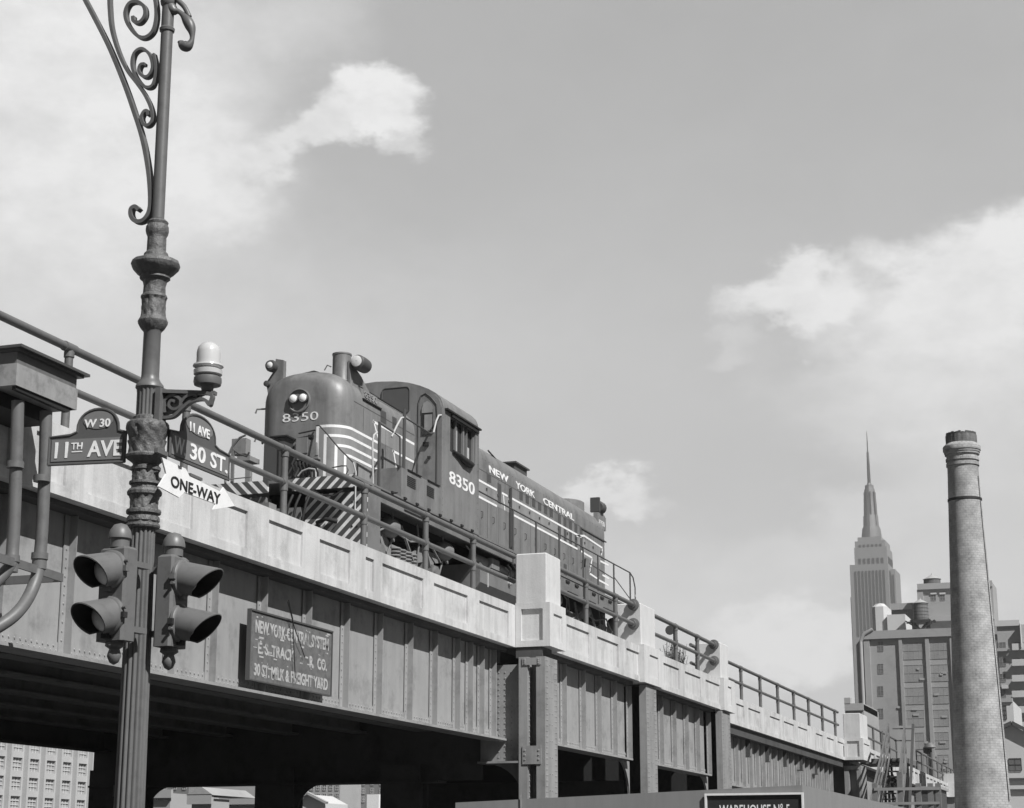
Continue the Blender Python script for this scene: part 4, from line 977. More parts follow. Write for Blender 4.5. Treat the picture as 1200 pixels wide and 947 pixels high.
# the crook and lantern above the picture
mb = MB(); c = []
for k in range(15):
    a = math.pi * k / 14; c.append((LP.x, LP.y + .75 - .75 * math.cos(a), ztop + .1 + 1.1 * math.sin(a)))
mb.tube([(LP.x, LP.y, ztop - .05)] + c, .045, 10); mb.build('crook', M_iron, lamp, 50)
mb = MB(); mb.lathe([(.05, .1), (.09, .05), (.24, -.08), (.26, -.14), (.2, -.16)], (LP.x, LP.y + 1.5, ztop + .05), 24); mb.build('lamp_shade', M_iron, lamp, 40)
mb = MB(); mb.lathe([(.19, -.16), (.2, -.3), (.15, -.42), (.03, -.48)], (LP.x, LP.y + 1.5, ztop + .05), 24); mb.build('globe', M_milk, lamp, 50)

# bracket with milk-glass alarm lamp
gb = thing('bracket_lamp', (LP.x, 6.6, 4.9), 'white dome glass lamp on a scrolled bracket arm beside the lamp post', 'lamp')
p0 = ux(189, 459, 11.40); p1 = Vector((11.43, 6.262, ux(253, 461, 11.42).z))
p1 = ux(253, 461, 11.45)
mb = MB(); mb.beam(p0, p1, .05, .026); 
mb.box((p0.x - .05, p0.y - .02, p0.z - .28), (p0.x + .05, p0.y + .02, p0.z + .02))
mb.build('arm', M_iron, gb)
mb = MB(); q = [ux(a, b, 11.42) for a, b in ((192, 490), (204, 488), (214, 479), (224, 471), (236, 468), (242, 470), (246, 475), (248, 470), (249, 464), (243, 461))]
mb.tube(smooth(q), 0, flat=(.045, .022), nrm=(1, .1, 0))
q = [ux(a, b, 11.42) for a, b in ((194, 484), (194, 470), (203, 464), (212, 468), (212, 476), (205, 480), (199, 476), (201, 470), (206, 471))]; mb.tube(smooth(q), 0, flat=(.04, .02), nrm=(1, .1, 0))
q = [ux(a, b, 11.42) for a, b in ((212, 474), (218, 466), (226, 463), (232, 465))]; mb.tube(smooth(q), 0, flat=(.04, .02), nrm=(1, .1, 0))
mb.extr([ux(a, b, 11.425) for a, b in ((190, 461), (240, 463), (222, 471), (204, 484), (191, 488))], (.012, .001, 0))
mb.build('bracket_scroll', M_iron, gb, 50)
c = ux(243, 455, 11.44); k = 1 / 168.0
mb = MB(); mb.lathe([(7 * k, 0), (8 * k, 6 * k), (16 * k, 7 * k), (17 * k, 11 * k), (16.5 * k, 16 * k), (12 * k, 19 * k)], (c.x, c.y, c.z - .02), 28); mb.build('lamp_base', M_iron, gb, 35)
mb = MB(); mb.lathe([(13 * k, 18 * k), (17 * k, 20 * k), (17.5 * k, 25 * k), (14 * k, 27 * k), (18.5 * k, 30 * k), (18 * k, 32 * k), (14.5 * k, 33 * k), (14.5 * k, 48 * k), (13 * k, 54 * k), (9 * k, 58.5 * k), (4 * k, 60.5 * k), (.5 * k, 61 * k)], (c.x, c.y, c.z - .02), 32); mb.build('glass_dome', M_milk, gb, 45)

# street name signs
def hump_sign(name, label, P, dirv, w, h, hump, txt):
    """enamelled sign: plate w x h from lower-left P along dirv, with an arched crest holding a small oval panel"""
    t = thing('street_sign', P, label, 'street sign', 'signs fixed to the lamp post')
    d = Vector(dirv).normalized(); up = Vector((0, 0, 1)); nn = d.cross(up); P = Vector(P)
    hc, hw, hh = hump
    o = [P, P + d * w, P + d * w + up * h]
    for k in range(15):
        a = math.pi * k / 14; o.append(P + d * (hc + hw * math.cos(a)) + up * (h + .03 + hh * math.sin(a) ** .8))
    o += [P + d * (hc - hw - .05) + up * (h + .01), P + up * h]
    o.insert(3, P + d * (hc + hw + .06) + up * (h + .012))
    mb = MB(); mb.extr([p - nn * .012 for p in o], nn * .024); pl = mb.build('plate', M_sign, t)
    mb = MB(); e = .022
    mb.extr([P + d * e + up * e + nn * .0125, P + d * (w - e) + up * e + nn * .0125, P + d * (w - e) + up * (h - e) + nn * .0125, P + d * e + up * (h - e) + nn * .0125], nn * .004)
    mb.extr([P + d * (hc + (hw - .045) * math.cos(2 * math.pi * k / 20)) + up * (h + .052 + (hh * .36) + (hh * .40) * math.sin(2 * math.pi * k / 20)) + nn * .0125 for k in range(20)], nn * .004)
    mb.build('panel', M_signl, t)
    mb = MB(); mb.tube([p + nn * .012 for p in o] + [o[0] + nn * .012], .010, 6); mb.build('rim', M_sign, t, 50)
    for (s, u0, v0, ww, hh2) in txt: text_mesh('lettering', s, P + d * u0 + up * v0 + nn * .0165, d, up, ww, hh2, M_whitew if s == 'HIJOS' else M_white, t, .004, .02)
    return t
a0 = ux(57, 545.5, 11.30); a1 = ux(147, 535.5, 11.38); d = (a1 - a0); d.z = 0
t = hump_sign('s', 'street name sign reading 11TH AVE with W 30 in its crest', a0, d, d.length, .205, (.37, .16, .165),
          [('11', .05, .045, .10, .118), ('TH', .175, .105, .085, .05), ('AVE', .30, .045, .265, .118), ('W 30', .265, .262, .20, .062)])
mb = MB(); dn = d.normalized(); mb.beam(a0 + dn * .18 + Vector((0, 0, .088)) , a0 + dn * .26 + Vector((0, 0, .088)), .04, .008); mb.build('underline', M_white, t)
b0 = uy(197, 530, 6.60); b1 = uy(266, 567, 6.60); b0.z = b1.z = (b0.z + b1.z) / 2; d = b1 - b0
hump_sign('s', 'street name sign reading W. 30 ST. above the white arrow sign', b0, (1, 0, 0), d.length, .19, (.42, .25, .17),
          [('W.', .05, .04, .17, .12), ('30', .29, .04, .23, .12), ('ST.', .60, .04, .27, .12), ('11 AVE', .27, .245, .30, .07)])
t = thing('street_sign', uy(215, 570, 6.56), 'white arrow-shaped ONE-WAY sign under the W. 30 ST. sign', 'arrow sign', 'signs fixed to the lamp post')
pts = [uy(x, y, 6.56) for x, y in ((190, 536), (218, 549.5), (222, 558), (259, 576.5), (262, 571), (275, 593), (250, 597), (253, 590.5), (216, 577), (210, 583), (186, 570), (195, 555))]
mb = MB(); mb.extr(pts, (0, .012, 0)); mb.build('plate', M_white, t)
p = uy(200.5, 566.5, 6.555); q = uy(259, 595, 6.555)
text_mesh('lettering', 'ONE-WAY', (p.x, 6.557, uy(201, 570, 6.557).z), (1, 0, 0), (0, 0, 1), uy(258.5, 585, 6.555).x - p.x, .082, M_black, t, .003, .01)
mb = MB(); mb.box((pts[0].x - .05, 6.57, 4.45), (pts[0].x + .1, 6.60, 4.48)); mb.beam(uy(222, 556, 6.57), uy(236, 562, 6.57), .02, .02); each(mb, 'clip', M_iron, t)

# traffic signals: two two-lens heads on the post
def signal(label, loc, rz):
    """local frame: the lenses face -x; origin at the bottom centre of the body"""
    t = thing('traffic_signal', (0, 0, 0), label, 'traffic signal', 'traffic signals on the lamp post')
    mb = MB(); mb.bev((-.10, -.12, 0), (.04, .12, .64), .018); mb.box((.04, -.03, .08), (.26, .03, .12)); mb.box((.04, -.03, .53), (.26, .03, .57)); body = mb.build('housing', M_sig, t)
    for (z, lit) in ((.48, 0), (.165, 1)):
        mb = MB(); mb.lathe([(.135, 0), (.135, .02), (.125, .03), (.11, .035)], (-.10, 0, z), 28, (-1, 0, 0)); mb.cyl((-.115, -.13, z + .05), (-.115, -.16, z + .05), .012, 8); mb.cyl((-.115, .13, z - .05), (-.115, .16, z - .05), .012, 8)
        mb.build('door', M_sig, t, 40)
        mb = MB(); mb.lathe([(.108, .035), (.1, .06), (.08, .085), (.045, .103), (.005, .11)], (-.10, 0, z), 28, (-1, 0, 0)); mb.build('lens', M_lens, t, 60)
        # tunnel visor: open underneath, longer on top, tipped down a little
        n = 22; vs = []; fs = []
        for k in range(n + 1):
            a = R(-62 + 304 * k / n); ln = .085 + .205 * (math.sin(a) * .5 + .5)
            for (rr, xx) in ((.122, -.12), (.126, -.12 - ln), (.118, -.12 - ln), (.114, -.12)):
                vs.append((xx, rr * math.cos(a), z + rr * math.sin(a) - abs(xx + .12) * .24))
        for k in range(n):
            for j in range(4): fs.append((k * 4 + j, k * 4 + (j + 1) % 4, k * 4 + 4 + (j + 1) % 4, k * 4 + 4 + j))
        fs += [(0, 1, 2, 3), (n * 4 + 3, n * 4 + 2, n * 4 + 1, n * 4)]
        mb = MB(); mb.add(vs, fs); vz = mb.build('visor', M_sig, t, 45)
        vs = []; fs = []
        for k in range(n + 1):
            a = R(-62 + 304 * k / n); ln = .082 + .205 * (math.sin(a) * .5 + .5)
            for xx in (-.121, -.12 - ln): vs.append((xx, .1125 * math.cos(a), z + .1125 * math.sin(a) - abs(xx + .12) * .24))
        for k in range(n): fs.append((k * 2, k * 2 + 1, k * 2 + 3, k * 2 + 2))
        mb = MB(); mb.add(vs, fs); mb.build('visor_lining', M_black, vz, 60, fix=False)
        mb = MB()
        for s in (-.14, .14): mb.box((-.13, s - .012, z - .02), (-.09, s + .012, z + .02))
        mb.box((-.14, -.03, z - .15), (-.1, .03, z - .12)); each(mb, 'latch', M_black if z < .3 else M_sig, t)
    mb = MB(); mb.lathe([(.066, .64), (.066, .70), (.08, .705), (.08, .72), (.072, .76), (.045, .80), (.005, .812)], (-.03, 0, 0), 24); mb.build('cap', M_sig, t, 40)
    mb = MB(); mb.lathe([(.06, 0), (.065, -.03), (.035, -.05), (.045, -.08), (.048, -.1), (.03, -.14), (.005, -.155)], (-.03, 0, 0), 20); mb.build('finial', M_iron, t, 40)
    t.location = loc; t.rotation_euler = (0, 0, rz)
    return t
def zat(py): return zpy(py)
signal('two-lens traffic signal on the 11TH AVE side of the lamp post, round lower lens showing', (11.05, 6.665, zat(760)), R(-10))
signal('two-lens traffic signal under the ONE-WAY arrow, visors seen from the side', (11.46, 6.53, zat(760)), R(90))
mb = MB()

# ------------------------------------------------------------------ conduit box on the viaduct
eb = thing('junction_cabinet', (16.8, 11.6, 6.5), 'roofed metal cabinet with two thick conduits mounted against the viaduct parapet', 'cabinet')
mb = MB(); mb.box((16.26, 11.2, 6.56), (17.45, 12.1, 6.80)); mb.build('box', M_cab, eb)
mb = MB(); mb.box((16.275, 11.215, 6.802), (17.44, 12.1, 6.93)); mb.box((16.24, 11.5, 6.66), (16.258, 12.1, 6.74)); mb.build('upper_box', M_sig, eb)
mb = MB(); mb.box((16.2, 11.12, 6.96), (17.56, 12.15, 6.99)); mb.box((16.23, 11.16, 6.932), (17.5, 12.12, 6.958)); mb.build('roof', M_locod, eb)
mb = MB(); mb.box((16.3, 11.5, 6.40), (17.4, 12.0, 6.558)); mb.extr([(16.3, 11.22, 6.52), (16.3, 11.22, 6.558), (17.4, 11.22, 6.558), (17.3, 11.22, 6.50)], (0, .05, 0)); mb.build('bracket', M_black, eb)
for (pts, cl) in ((((21, 470), (19, 540), (15, 640), (8, 668), (-12, 705)), ((18, 545), (13, 655))), (((54, 482), (52, 560), (47, 650), (38, 690), (16, 722), (-8, 748)), ((49, 561), (46.5, 652)))):
    q = [uy(a, b, 11.35) for a, b in pts]; q[-1].y += .2
    mb = MB(); mb.tube(smooth(q, 6), .068, 14)
    for c_ in cl:
        p = uy(c_[0], c_[1], 11.35); mb.cyl((p.x, p.y, p.z - .035), (p.x, p.y, p.z + .035), .092, 16); mb.cyl((p.x, p.y, p.z - .14), (p.x, p.y, p.z - .035), .08, 16) if c_[1] > 600 else None
    mb.build('conduit', M_pipe, eb, 45)
mb = MB(); a = uy(-5, 656, 11.25); b = uy(73, 674, 11.40); b.z = a.z = (a.z + b.z) / 2; mb.beam(a, b, .03, .09); mb.box((b.x - .05, 11.4, b.z - .045), (b.x, 12.38, b.z + .045)); mb.build('clamp_bar', M_pipe, eb)
mb = MB(); mb.box((18.2, 11.98, 6.1), (18.28, 11.999, 6.13)); mb.cyl((15.5, 12.0, 5.9), (15.5, 11.95, 5.9), .04)

# weathered notice board on the girder
bo = thing('notice_board', (25.1, 12.2, 4.2), 'weathered notice board with peeling white lettering hung on the girder', 'sign board')
mb = MB(); mb.box((23.77, 12.19, 4.20), (26.53, 12.23, 5.17)); mb.build('board', M_board, bo)
mb = MB(); 
for (a, b) in (((23.75, 12.17, 5.17), (26.55, 12.24, 5.195)), ((23.75, 12.175, 4.18), (26.55, 12.24, 4.20)), ((23.75, 12.175, 4.20), (23.77, 12.24, 5.17)), ((26.53, 12.175, 4.20), (26.55, 12.24, 5.17))): mb.box(a, b)
for x in (24.6, 25.9): mb.box((x, 12.23, 4.4), (x + .05, 12.39, 4.45)); mb.box((x, 12.23, 5.0), (x + .05, 12.39, 5.05))
mb.build('frame', M_locod, bo)
M_fade = mat('faded_lettering', .42, .8, .2, 14, dirt=.78, dscale=7)
for s, x, z, w, h in (('NEW YORK CENTRAL SYSTEM', 23.92, 4.87, 2.5, .19), ('E. S. TRACK', 24.02, 4.58, 1.2, .17), ('R.  CO.', 25.75, 4.55, .62, .18), ('30 ST. MILK & FREIGHT YARD', 23.92, 4.26, 2.5, .18)):
    text_mesh('lettering', s, (x, 12.189, z), (1, 0, 0), (0, 0, 1), w, h, M_fade, bo, .003, .03)
rnd = random.Random(11); mb = MB()
for i in range(70):
    x = 23.85 + rnd.random() * 2.5; z = 4.24 + rnd.random() * .88; mb.box((x, 12.1875, z), (x + .02 + rnd.random() * .12, 12.189, z + .008 + rnd.random() * .02))
mb.build('paint_remnant', M_fade, bo)
mb = MB(); mb.tube([uy(338, 703, 12.1), uy(343, 725, 12.12), uy(346, 795, 12.15)], .008, 6); mb.tube([uy(337, 705, 12.1), uy(345, 735, 12.12), uy(357, 770, 12.15)], .007, 6); mb.build('hanging_wire', M_black, bo)

# ------------------------------------------------------------------ shed with sign
sh_ = thing('shed', (31, 7.8, .14), 'low flat-roofed shed carrying a black WAREHOUSE sign in front of the viaduct', 'shed')
SX = 27.0; c0 = ux(505, 941, SX); c1 = ux(940, 920, SX)
zt = c1.z; y0_, y1_ = c1.y, c0.y
def sloped(mb, X0, X1, yn, yf, za_n, za_f, zb):
    mb.add([(X0, yn, zb), (X1, yn, zb), (X1, yf, zb), (X0, yf, zb), (X0, yn, za_n), (X1, yn, za_n), (X1, yf, za_f), (X0, yf, za_f)], [(0, 3, 2, 1), (4, 5, 6, 7), (0, 1, 5, 4), (1, 2, 6, 5), (2, 3, 7, 6), (3, 0, 4, 7)])
mb = MB(); sloped(mb, SX, 40, y0_, y1_ - .4, c1.z, c0.z, c0.z - .19); mb.build('roof_fascia', M_shedroof, sh_)
mb = MB(); mb.box((SX + .12, y0_ + .12, .14), (39.8, y1_ - .5, c0.z - .192)); wl = mb.build('wall', M_shed, sh_)
mb = MB()
for i in range(22):
    mb.beam((SX + .11, y0_ + .2 + i * .25, .2), (SX + .11, y0_ + .2 + i * .25, c0.z - .2), .02, .02)
mb.beam((SX - .012, (y0_ + y1_) / 2 + 1.4, c0.z - .17), (SX - .012, (y0_ + y1_) / 2 + 1.4, c1.z - .08), .012, .02)
for i in range(40): mb.beam((SX + .3 + i * .32, y0_ + .11, .2), (SX + .3 + i * .32, y0_ + .11, c0.z - .2), .02, .02)
mb.build('batten', M_shed, wl)
s0 = ux(828, 935, SX - .05); s1 = ux(939, 931, SX - .05)
mb = MB(); mb.box((SX - .02, s1.y, 1.75), (SX + .1, s0.y, s1.z)); sg = mb.build('sign_panel', M_shedsign, sh_)
mb = MB(); bw_ = .03
mb.box((SX - .05, s1.y - bw_, s1.z), (SX - .02, s0.y + bw_, s1.z + bw_)); mb.box((SX - .05, s1.y - bw_, 1.7), (SX - .02, s1.y, s1.z)); mb.box((SX - .05, s0.y, 1.7), (SX - .02, s0.y + bw_, s1.z)); mb.build('border', M_white, sg)
la = ux(843, 956, SX - .03); lb = ux(925, 940.5, SX - .03)
text_mesh('lettering', 'WAREHOUSE N° 5', (SX - .021, la.y, lb.z - .185), (0, -1, 0), (0, 0, 1), la.y - lb.y, .17, M_white, sg, .004, .01)

# ------------------------------------------------------------------ brick chimney
ch = thing('chimney', (102.6, 9.4, 0), 'tall round brick chimney stack with corbelled crown', 'chimney')
CB = Vector((102.6, 9.4, 0))
def cz(py): return ud(1135, py, 100).z
kx = 100 / 2195.0 / 2
def brick_lathe(name, prof, n, mod=None):
    me_mb = MB(); me_mb.lathe(prof, CB, n, mod=mod); o = me_mb.build(name, M_chim, ch, 35)
    uvl = o.data.uv_layers.new(name='UVMap'); og = worg(ch)
    for poly_ in o.data.polygons:
        cs = [o.data.vertices[o.data.loops[li].vertex_index].co for li in poly_.loop_indices]
        ans = [math.atan2(c.y, c.x) for c in cs]; mx = max(ans)
        for li, c, an in zip(poly_.loop_indices, cs, ans):
            if mx - an > math.pi: an += 2 * math.pi
            uvl.data[li].uv = (an * 1.25, c.z)
    return o
prof = [(1.60, 0), (1.60, 3)] + [((43 + (p - 560) * (62 - 43) / 387.0) * kx if p > 560 else 36 / 2 * 0 + (36.5 + (p - 547) * .05) * kx * 1.0, cz(p)) for p in ()]
W_ = lambda p: 36.0 + (p - 545) * (64.0 - 36.0) / (947 - 545)
prof = [(W_(1000) * kx * 1.1, 0)] + [(W_(p) * kx, cz(p)) for p in range(950, 590, -20)] + [(W_(588) * kx, cz(587)), (W_(560) * kx, cz(560)), (36.5 * kx, cz(547)),
        (39.0 * kx, cz(546.8)), (39 * kx, cz(543.5)), (36.6 * kx, cz(543)), (36.6 * kx, cz(541)), (39.5 * kx, cz(540.8)), (39.5 * kx, cz(538)), (37.2 * kx, cz(537.6)), (37.4 * kx, cz(534)), (41 * kx, cz(533.7)), (41 * kx, cz(531.5)), (42.6 * kx, cz(531.3)), (42.8 * kx, cz(529)), (44.6 * kx, cz(528.8)), (45 * kx, cz(524.5)), (43 * kx, cz(523)), (37 * kx, cz(520.5))]
brick_lathe('stack', prof, 48)
M_keep = M_chim; M_chim = M_crown
brick_lathe('crown', [(36.5 * kx, cz(521)), (36.8 * kx, cz(511)), (33 * kx, cz(510.6)), (30 * kx, cz(513))], 96, mod=lambda an, h: 1 + (.012 * math.sin(an * 11) + .01 * math.sin(an * 23)))
M_chim = M_keep
mb = MB(); mb.lathe([((W_(586) + .6) * kx, cz(588)), ((W_(586) + 1.6) * kx, cz(587.5)), ((W_(586) + 1.6) * kx, cz(585)), ((W_(586) + .4) * kx, cz(584.6))], CB, 48, cap=False); mb.build('iron_band', M_black, ch, 40)
mb = MB(); mb.tube([CB + Vector((W_(p) * kx * -.35 * 1.0 - 0, -W_(p) * kx * .955, cz(p))) for p in range(560, 950, 20)], .025, 6); mb.build('lightning_conductor', M_black, ch)
mb = MB()
for i in range(60):
    an = 2 * math.pi * i / 60; c = CB + Vector((math.cos(an) * 36.5 * kx, math.sin(an) * 36.5 * kx, cz(510.8))); hh_ = .05 + .1 * abs(math.sin(i * 12.9898) * 43.7 % 1)
    mb.obox(c - Vector((math.cos(an), math.sin(an), 0)) * .08, (math.cos(an) * .06, math.sin(an) * .06, 0), (-math.sin(an) * .07, math.cos(an) * .07, 0), (0, 0, hh_))
mb.build('crown_bricks', M_locod, ch)

# ------------------------------------------------------------------ far tower
tw = thing('skyscraper', tuple(ud(1023, 940, 1950).xy) + (0,), 'very tall stepped limestone skyscraper with tapering mast, hazy in the distance', 'skyscraper')
TD = 1950.0
def tp(px, py): return ud(px, py, TD)
TX = ud(1020, 700, TD).x
def tier(mb, pxl, pxr, pyt, pyb, dX=0, dep=40, side=None):
    a = ux(pxl, 700, TX + dX); b = ux(pxr, 700, TX + dX); zt_ = ux((pxl + pxr) / 2, pyt, TX + dX).z; zb_ = max(0, ux((pxl + pxr) / 2, pyb, TX + dX).z) if pyb < 1000 else 0
    mb.box((TX + dX, b.y, zb_), (TX + dX + dep, a.y, zt_)); return a.y, b.y, zt_, zb_
body = MB(); wins = MB()
def strips(y0, y1, z0, z1, n, X, sideX=None):
    w = (y0 - y1) / n
    for i in range(n):
        wins.box((X - .6, y1 + w * (i + .22), z0), (X - .02, y1 + w * (i + .74), z1))
def sidestrips(X0, X1, y, z0, z1, n):
    w = (X1 - X0) / n
    for i in range(n): wins.box((X0 + w * (i + .28), y - .6, z0), (X0 + w * (i + .72), y - .02, z1))
r = tier(body, 997.3, 1042.5, 661, 1100, 0, 55); strips(r[0] - 4, r[1] + 3, r[3] + 60, r[2] - 7, 9, TX); sidestrips(TX + 3, TX + 52, r[1], 60, r[2] - 7, 6)
r = tier(body, 1040, 1050.5, 667, 1100, 14, 40); strips(r[0] - 1, r[1] + 1, 60, r[2] - 6, 3, TX + 14)
r = tier(body, 996.5, 1000, 700, 1100, 8, 40)
r = tier(body, 1003.5, 1042, 641, 662, 6, 42); strips(r[0] - 3, r[1] + 3, r[3], r[2] - 12, 6, TX + 6)
sidestrips(TX + 9, TX + 45, r[1], r[3], r[2] - 10, 5)
r = tier(body, 1004.5, 1040.5, 633.5, 645, 9, 36); strips(r[0] - 3, r[1] + 3, r[2] - 9, r[2] - 4, 6, TX + 9)
r = tier(body, 1008, 1036, 629, 640, 11, 30)
body.build('tower_block', M_esb, tw)
wins.build('window_strips', M_esbw, tw)
mc = Vector((TX + 28, (ux(1021, 620, TX + 28)).y, 0)); kk = (TX * math.cos(YAW) + mc.y * math.sin(YAW)) / 2195.0 / 2
def tz(py): return ux(1020, py, TX + 28).z
mb = MB(); mb.lathe([(24 * kk, tz(633)), (21 * kk, tz(620)), (18 * kk, tz(617)), (17 * kk, tz(605)), (14.5 * kk, tz(603)), (13 * kk, tz(580)), (12 * kk, tz(574)), (10 * kk, tz(572)), (10 * kk, tz(569)), (6 * kk, tz(568)), (4.5 * kk, tz(566))], mc, 16, mod=lambda an, h: 1 + .05 * math.cos(an * 4)); mb.build('mooring_mast', M_mast, tw, 30)
mb = MB()
for an in range(8):
    a = an * math.pi / 4 + .2; mb.beam(mc + Vector((math.cos(a) * 16.6 * kk, math.sin(a) * 16.6 * kk, tz(617))), mc + Vector((math.cos(a) * 13.4 * kk, math.sin(a) * 13.4 * kk, tz(577))), 3.2 * kk, 1.5 * kk)
mb.build('window_strips', M_esbw, tw)
mb = MB(); mb.lathe([(4.2 * kk, tz(567)), (3.6 * kk, tz(545)), (2.8 * kk, tz(530)), (1.6 * kk, tz(529)), (1.2 * kk, tz(517)), (.5 * kk, tz(505))], mc, 8); mb.build('antenna', M_esbw, tw, 40)

# ------------------------------------------------------------------ buildings on the right
def bldg(label, D, pxl, pxr, pyt, mt, name='building', depth=30, cat='building', extra=None):
    a = ud(pxl, pyt, D); b = ux(pxr, pyt, a.x)
    t = thing(name, (a.x, (a.y + b.y) / 2, 0), label, cat, None)
    mb = MB(); mb.box((a.x, b.y, 0), (a.x + depth, a.y, a.z)); wl = mb.build('wall', mt, t)
    return t, a.x, a.y, b.y, a.z
def win_x(t, X, pl, pt, pr, pb, nx=3, nz=3, mt=None, fr=None, d=.25):
    """window on an X-facing wall given by picture corners: sunk-looking frame with glazing bars"""
    a = ux(pl, pt, X); b = ux(pr, pb, X); mb = MB(); mb.box((X - .04, b.y, b.z), (X - .004, a.y, a.z)); w = mb.build('window', mt or M_whw, t)
    mb = MB(); s = max(.04, (a.z - b.z) * .018)
    for i in range(nx + 1): y = b.y + (a.y - b.y) * i / nx; mb.box((X - .06, y - s / 2, b.z), (X - .041, y + s / 2, a.z))
    for i in range(nz + 1): z = b.z + (a.z - b.z) * i / nz; mb.box((X - .08, b.y, z - s / 2), (X - .061, a.y, z + s / 2))
    mb.build('glazing_bars', fr or M_wh, w); return w
D = 300
t, X, yl, yr, zt_ = bldg('broad windowed masonry warehouse behind the chimney, pale penthouse on its roof', D, 1012, 1181, 742, M_wh, 'warehouse', 60, 'warehouse')
mb = MB()
def pil(px0, px1, pt=748): 
    a = ux(px0, pt, X); b = ux(px1, pt, X); mb.box((X - .35, b.y, 0), (X, a.y, a.z))
for a, b in ((1012, 1019), (1053, 1057), (1084, 1088.5), (1113, 1117), (1142, 1146), (1172, 1180)): pil(a, b)
for py in (741,): a = ux(1012, py, X); mb.box((X - .5, yr, a.z - 1.2), (X, yl, a.z + .1))
mb.build('pilaster', M_wh, t)
for r_i in range(9):
    y0p = 753.5 + 26.4 * r_i; dy = -1
    for (a, b) in ((1058, 1083.5), (1089, 1112.5), (1117.5, 1141.5), (1146.5, 1171.5)):
        win_x(t, X, a, y0p - (a - 1058) * .02, b, y0p + 18.5 - (a - 1058) * .02, 4, 2)
    if r_i < 8: win_x(t, X, 1028.5, 752 + 26.2 * r_i, 1035.5, 763 + 26.2 * r_i, 2, 2, M_winb)
mb = MB(); rnd = random.Random(5)
for i in range(26):
    p = ux(1058 + rnd.random() * 54, 760 + rnd.random() * 150, X - .15); mb.box((X - .16, p.y, p.z), (X - .131, p.y + .3 + rnd.random() * .8, p.z + .35))
mb.build('open_sash', M_trim, t)
mb = MB(); a = ux(1004, 748, X + 2); b = ux(1012, 748, X + 2); mb.box((X + 1, b.y, 0), (X + 8, a.y, a.z)); mb.build('wall', M_wh, t)
mb = MB(); a = ux(1008.5, 752, X - .5); mb.cyl((X - .5, a.y, 0), (X - .5, a.y, a.z), .3, 12); mb.tube([(X - .5, a.y, a.z), (X - .5, a.y - .6, a.z + 1.2), (X - .5, a.y - 2, a.z + 1.9)], .3, 10); mb.build('flue', M_trim, t, 40)
a = ux(1021, 707, X + 12); b = ux(1039, 707, X + 12); c = ux(1061, 720, X + 12)
mb = MB(); mb.bev((X + 12, b.y, zt_), (X + 18, a.y, a.z), .6); mb.box((X + 11.5, c.y, zt_), (X + 20, b.y - .02, c.z)); mb.build('penthouse', M_palew, t)
def water_tank(label, px, pyt, pyb, wpx, D, legs=True, group=None):
    c = ud(px, pyb, D); k = D / 2195.0; r_ = wpx / 2 * k; h = (pyb - pyt) * k
    t = thing('water_tank', tuple(c), label, 'water tank', group)
    mb = MB(); mb.lathe([(r_, 0), (r_ * .97, h)], c, 28); mb.build('barrel', M_wood, t, 40)
    mb = MB()
    for q in range(5): mb.lathe([(r_ * 1.015, h * (.08 + q * .2)), (r_ * 1.015, h * (.1 + q * .2))], c, 28, cap=False)
    mb.build('hoop', M_black, t, 40)
    mb = MB(); mb.lathe([(r_ * 1.08, h), (r_ * .1, h + r_ * .55), (.02, h + r_ * .8)], c, 28); mb.build('roof', M_trim, t, 40)
    if legs:
        mb = MB(); mb.box((c.x - r_ * 1.3, c.y - r_ * 1.3, c.z - .5), (c.x + r_ * 1.3, c.y + r_ * 1.3, c.z - .05))
        for i in (-1, 1):
            for j in (-1, 1):
                mb.beam((c.x + i * r_ * .9, c.y + j * r_ * .9, zt_ - .1), (c.x + i * r_ * .9, c.y + j * r_ * .9, c.z - .4), .4, .4)
        for j in (-1, 1): mb.beam((c.x - .9 * r_, c.y + j * r_ * .9, zt_), (c.x - .9 * r_, c.y - j * r_ * .9, c.z - .5), .25, .25); mb.beam((c.x - r_ * 1.2, c.y + j * r_ * 1.9, c.z - .2), (c.x - r_ * 1.2, c.y, c.z - 1.8), .2, .2)
        mb.beam((c.x, c.y - r_ * 1.9, c.z - .3), (c.x, c.y + r_ * 1.9, c.z - .3), .5, .3)
        mb.build('stand', M_black, t)
        mb = MB(); mb.beam((c.x - r_ * 1.1, c.y + r_ * .9, zt_), (c.x - r_ * 1.1, c.y + r_ * .9, c.z + h * .95), .12, .7); mb.build('ladder', M_black, t)
    return t
water_tank('wooden water tank on dark stilts on the warehouse roof', 1079.5, 707, 727, 18, 306)
# taller block behind
t, X2, yl2, yr2, z2 = bldg('dark brick loft block rising behind the warehouse with two small windows under its roof', 345, 1075, 1163, 686, M_wh, 'loft_building', 9)
mb = MB(); mb.box((X2 - .5, yr2, z2 - .9), (X2, yl2, z2 + .2)); a = ux(1090, 726, X2); mb.box((X2 - 1.2, yr2, a.z - .5), (X2 - .002, yl2 - 2, a.z + .5)); mb.build('cornice', M_trim, t)
mb = MB(); mb.box((X2 - .3, yl2 - 1.0, 0), (X2, yl2 + .1, z2 - .9)); mb.build('corner_strip', M_trim, t)
for (a, b) in ((1091, 1097), (1101.5, 1107.5)):
    win_x(t, X2, a, 697, b, 703.5, 2, 2, M_winb, M_trim)
    p, q = ux(a - .6, 694.6, X2 - .1), ux(b + .6, 696.4, X2 - .1); mb = MB(); mb.box((X2 - .2, q.y, q.z), (X2, p.y, p.z)); mb.build('lintel', M_palew, t)
water_tank('low conical-roofed water tank on the tallest brick block', 1092.5, 679, 686, 20, 355, False)
t, X3, yl3, yr3, z3 = bldg('grey mid-height block between the skyscraper and the brick loft block', 350, 1044, 1076, 709, M_brick2, 'loft_building', 30)
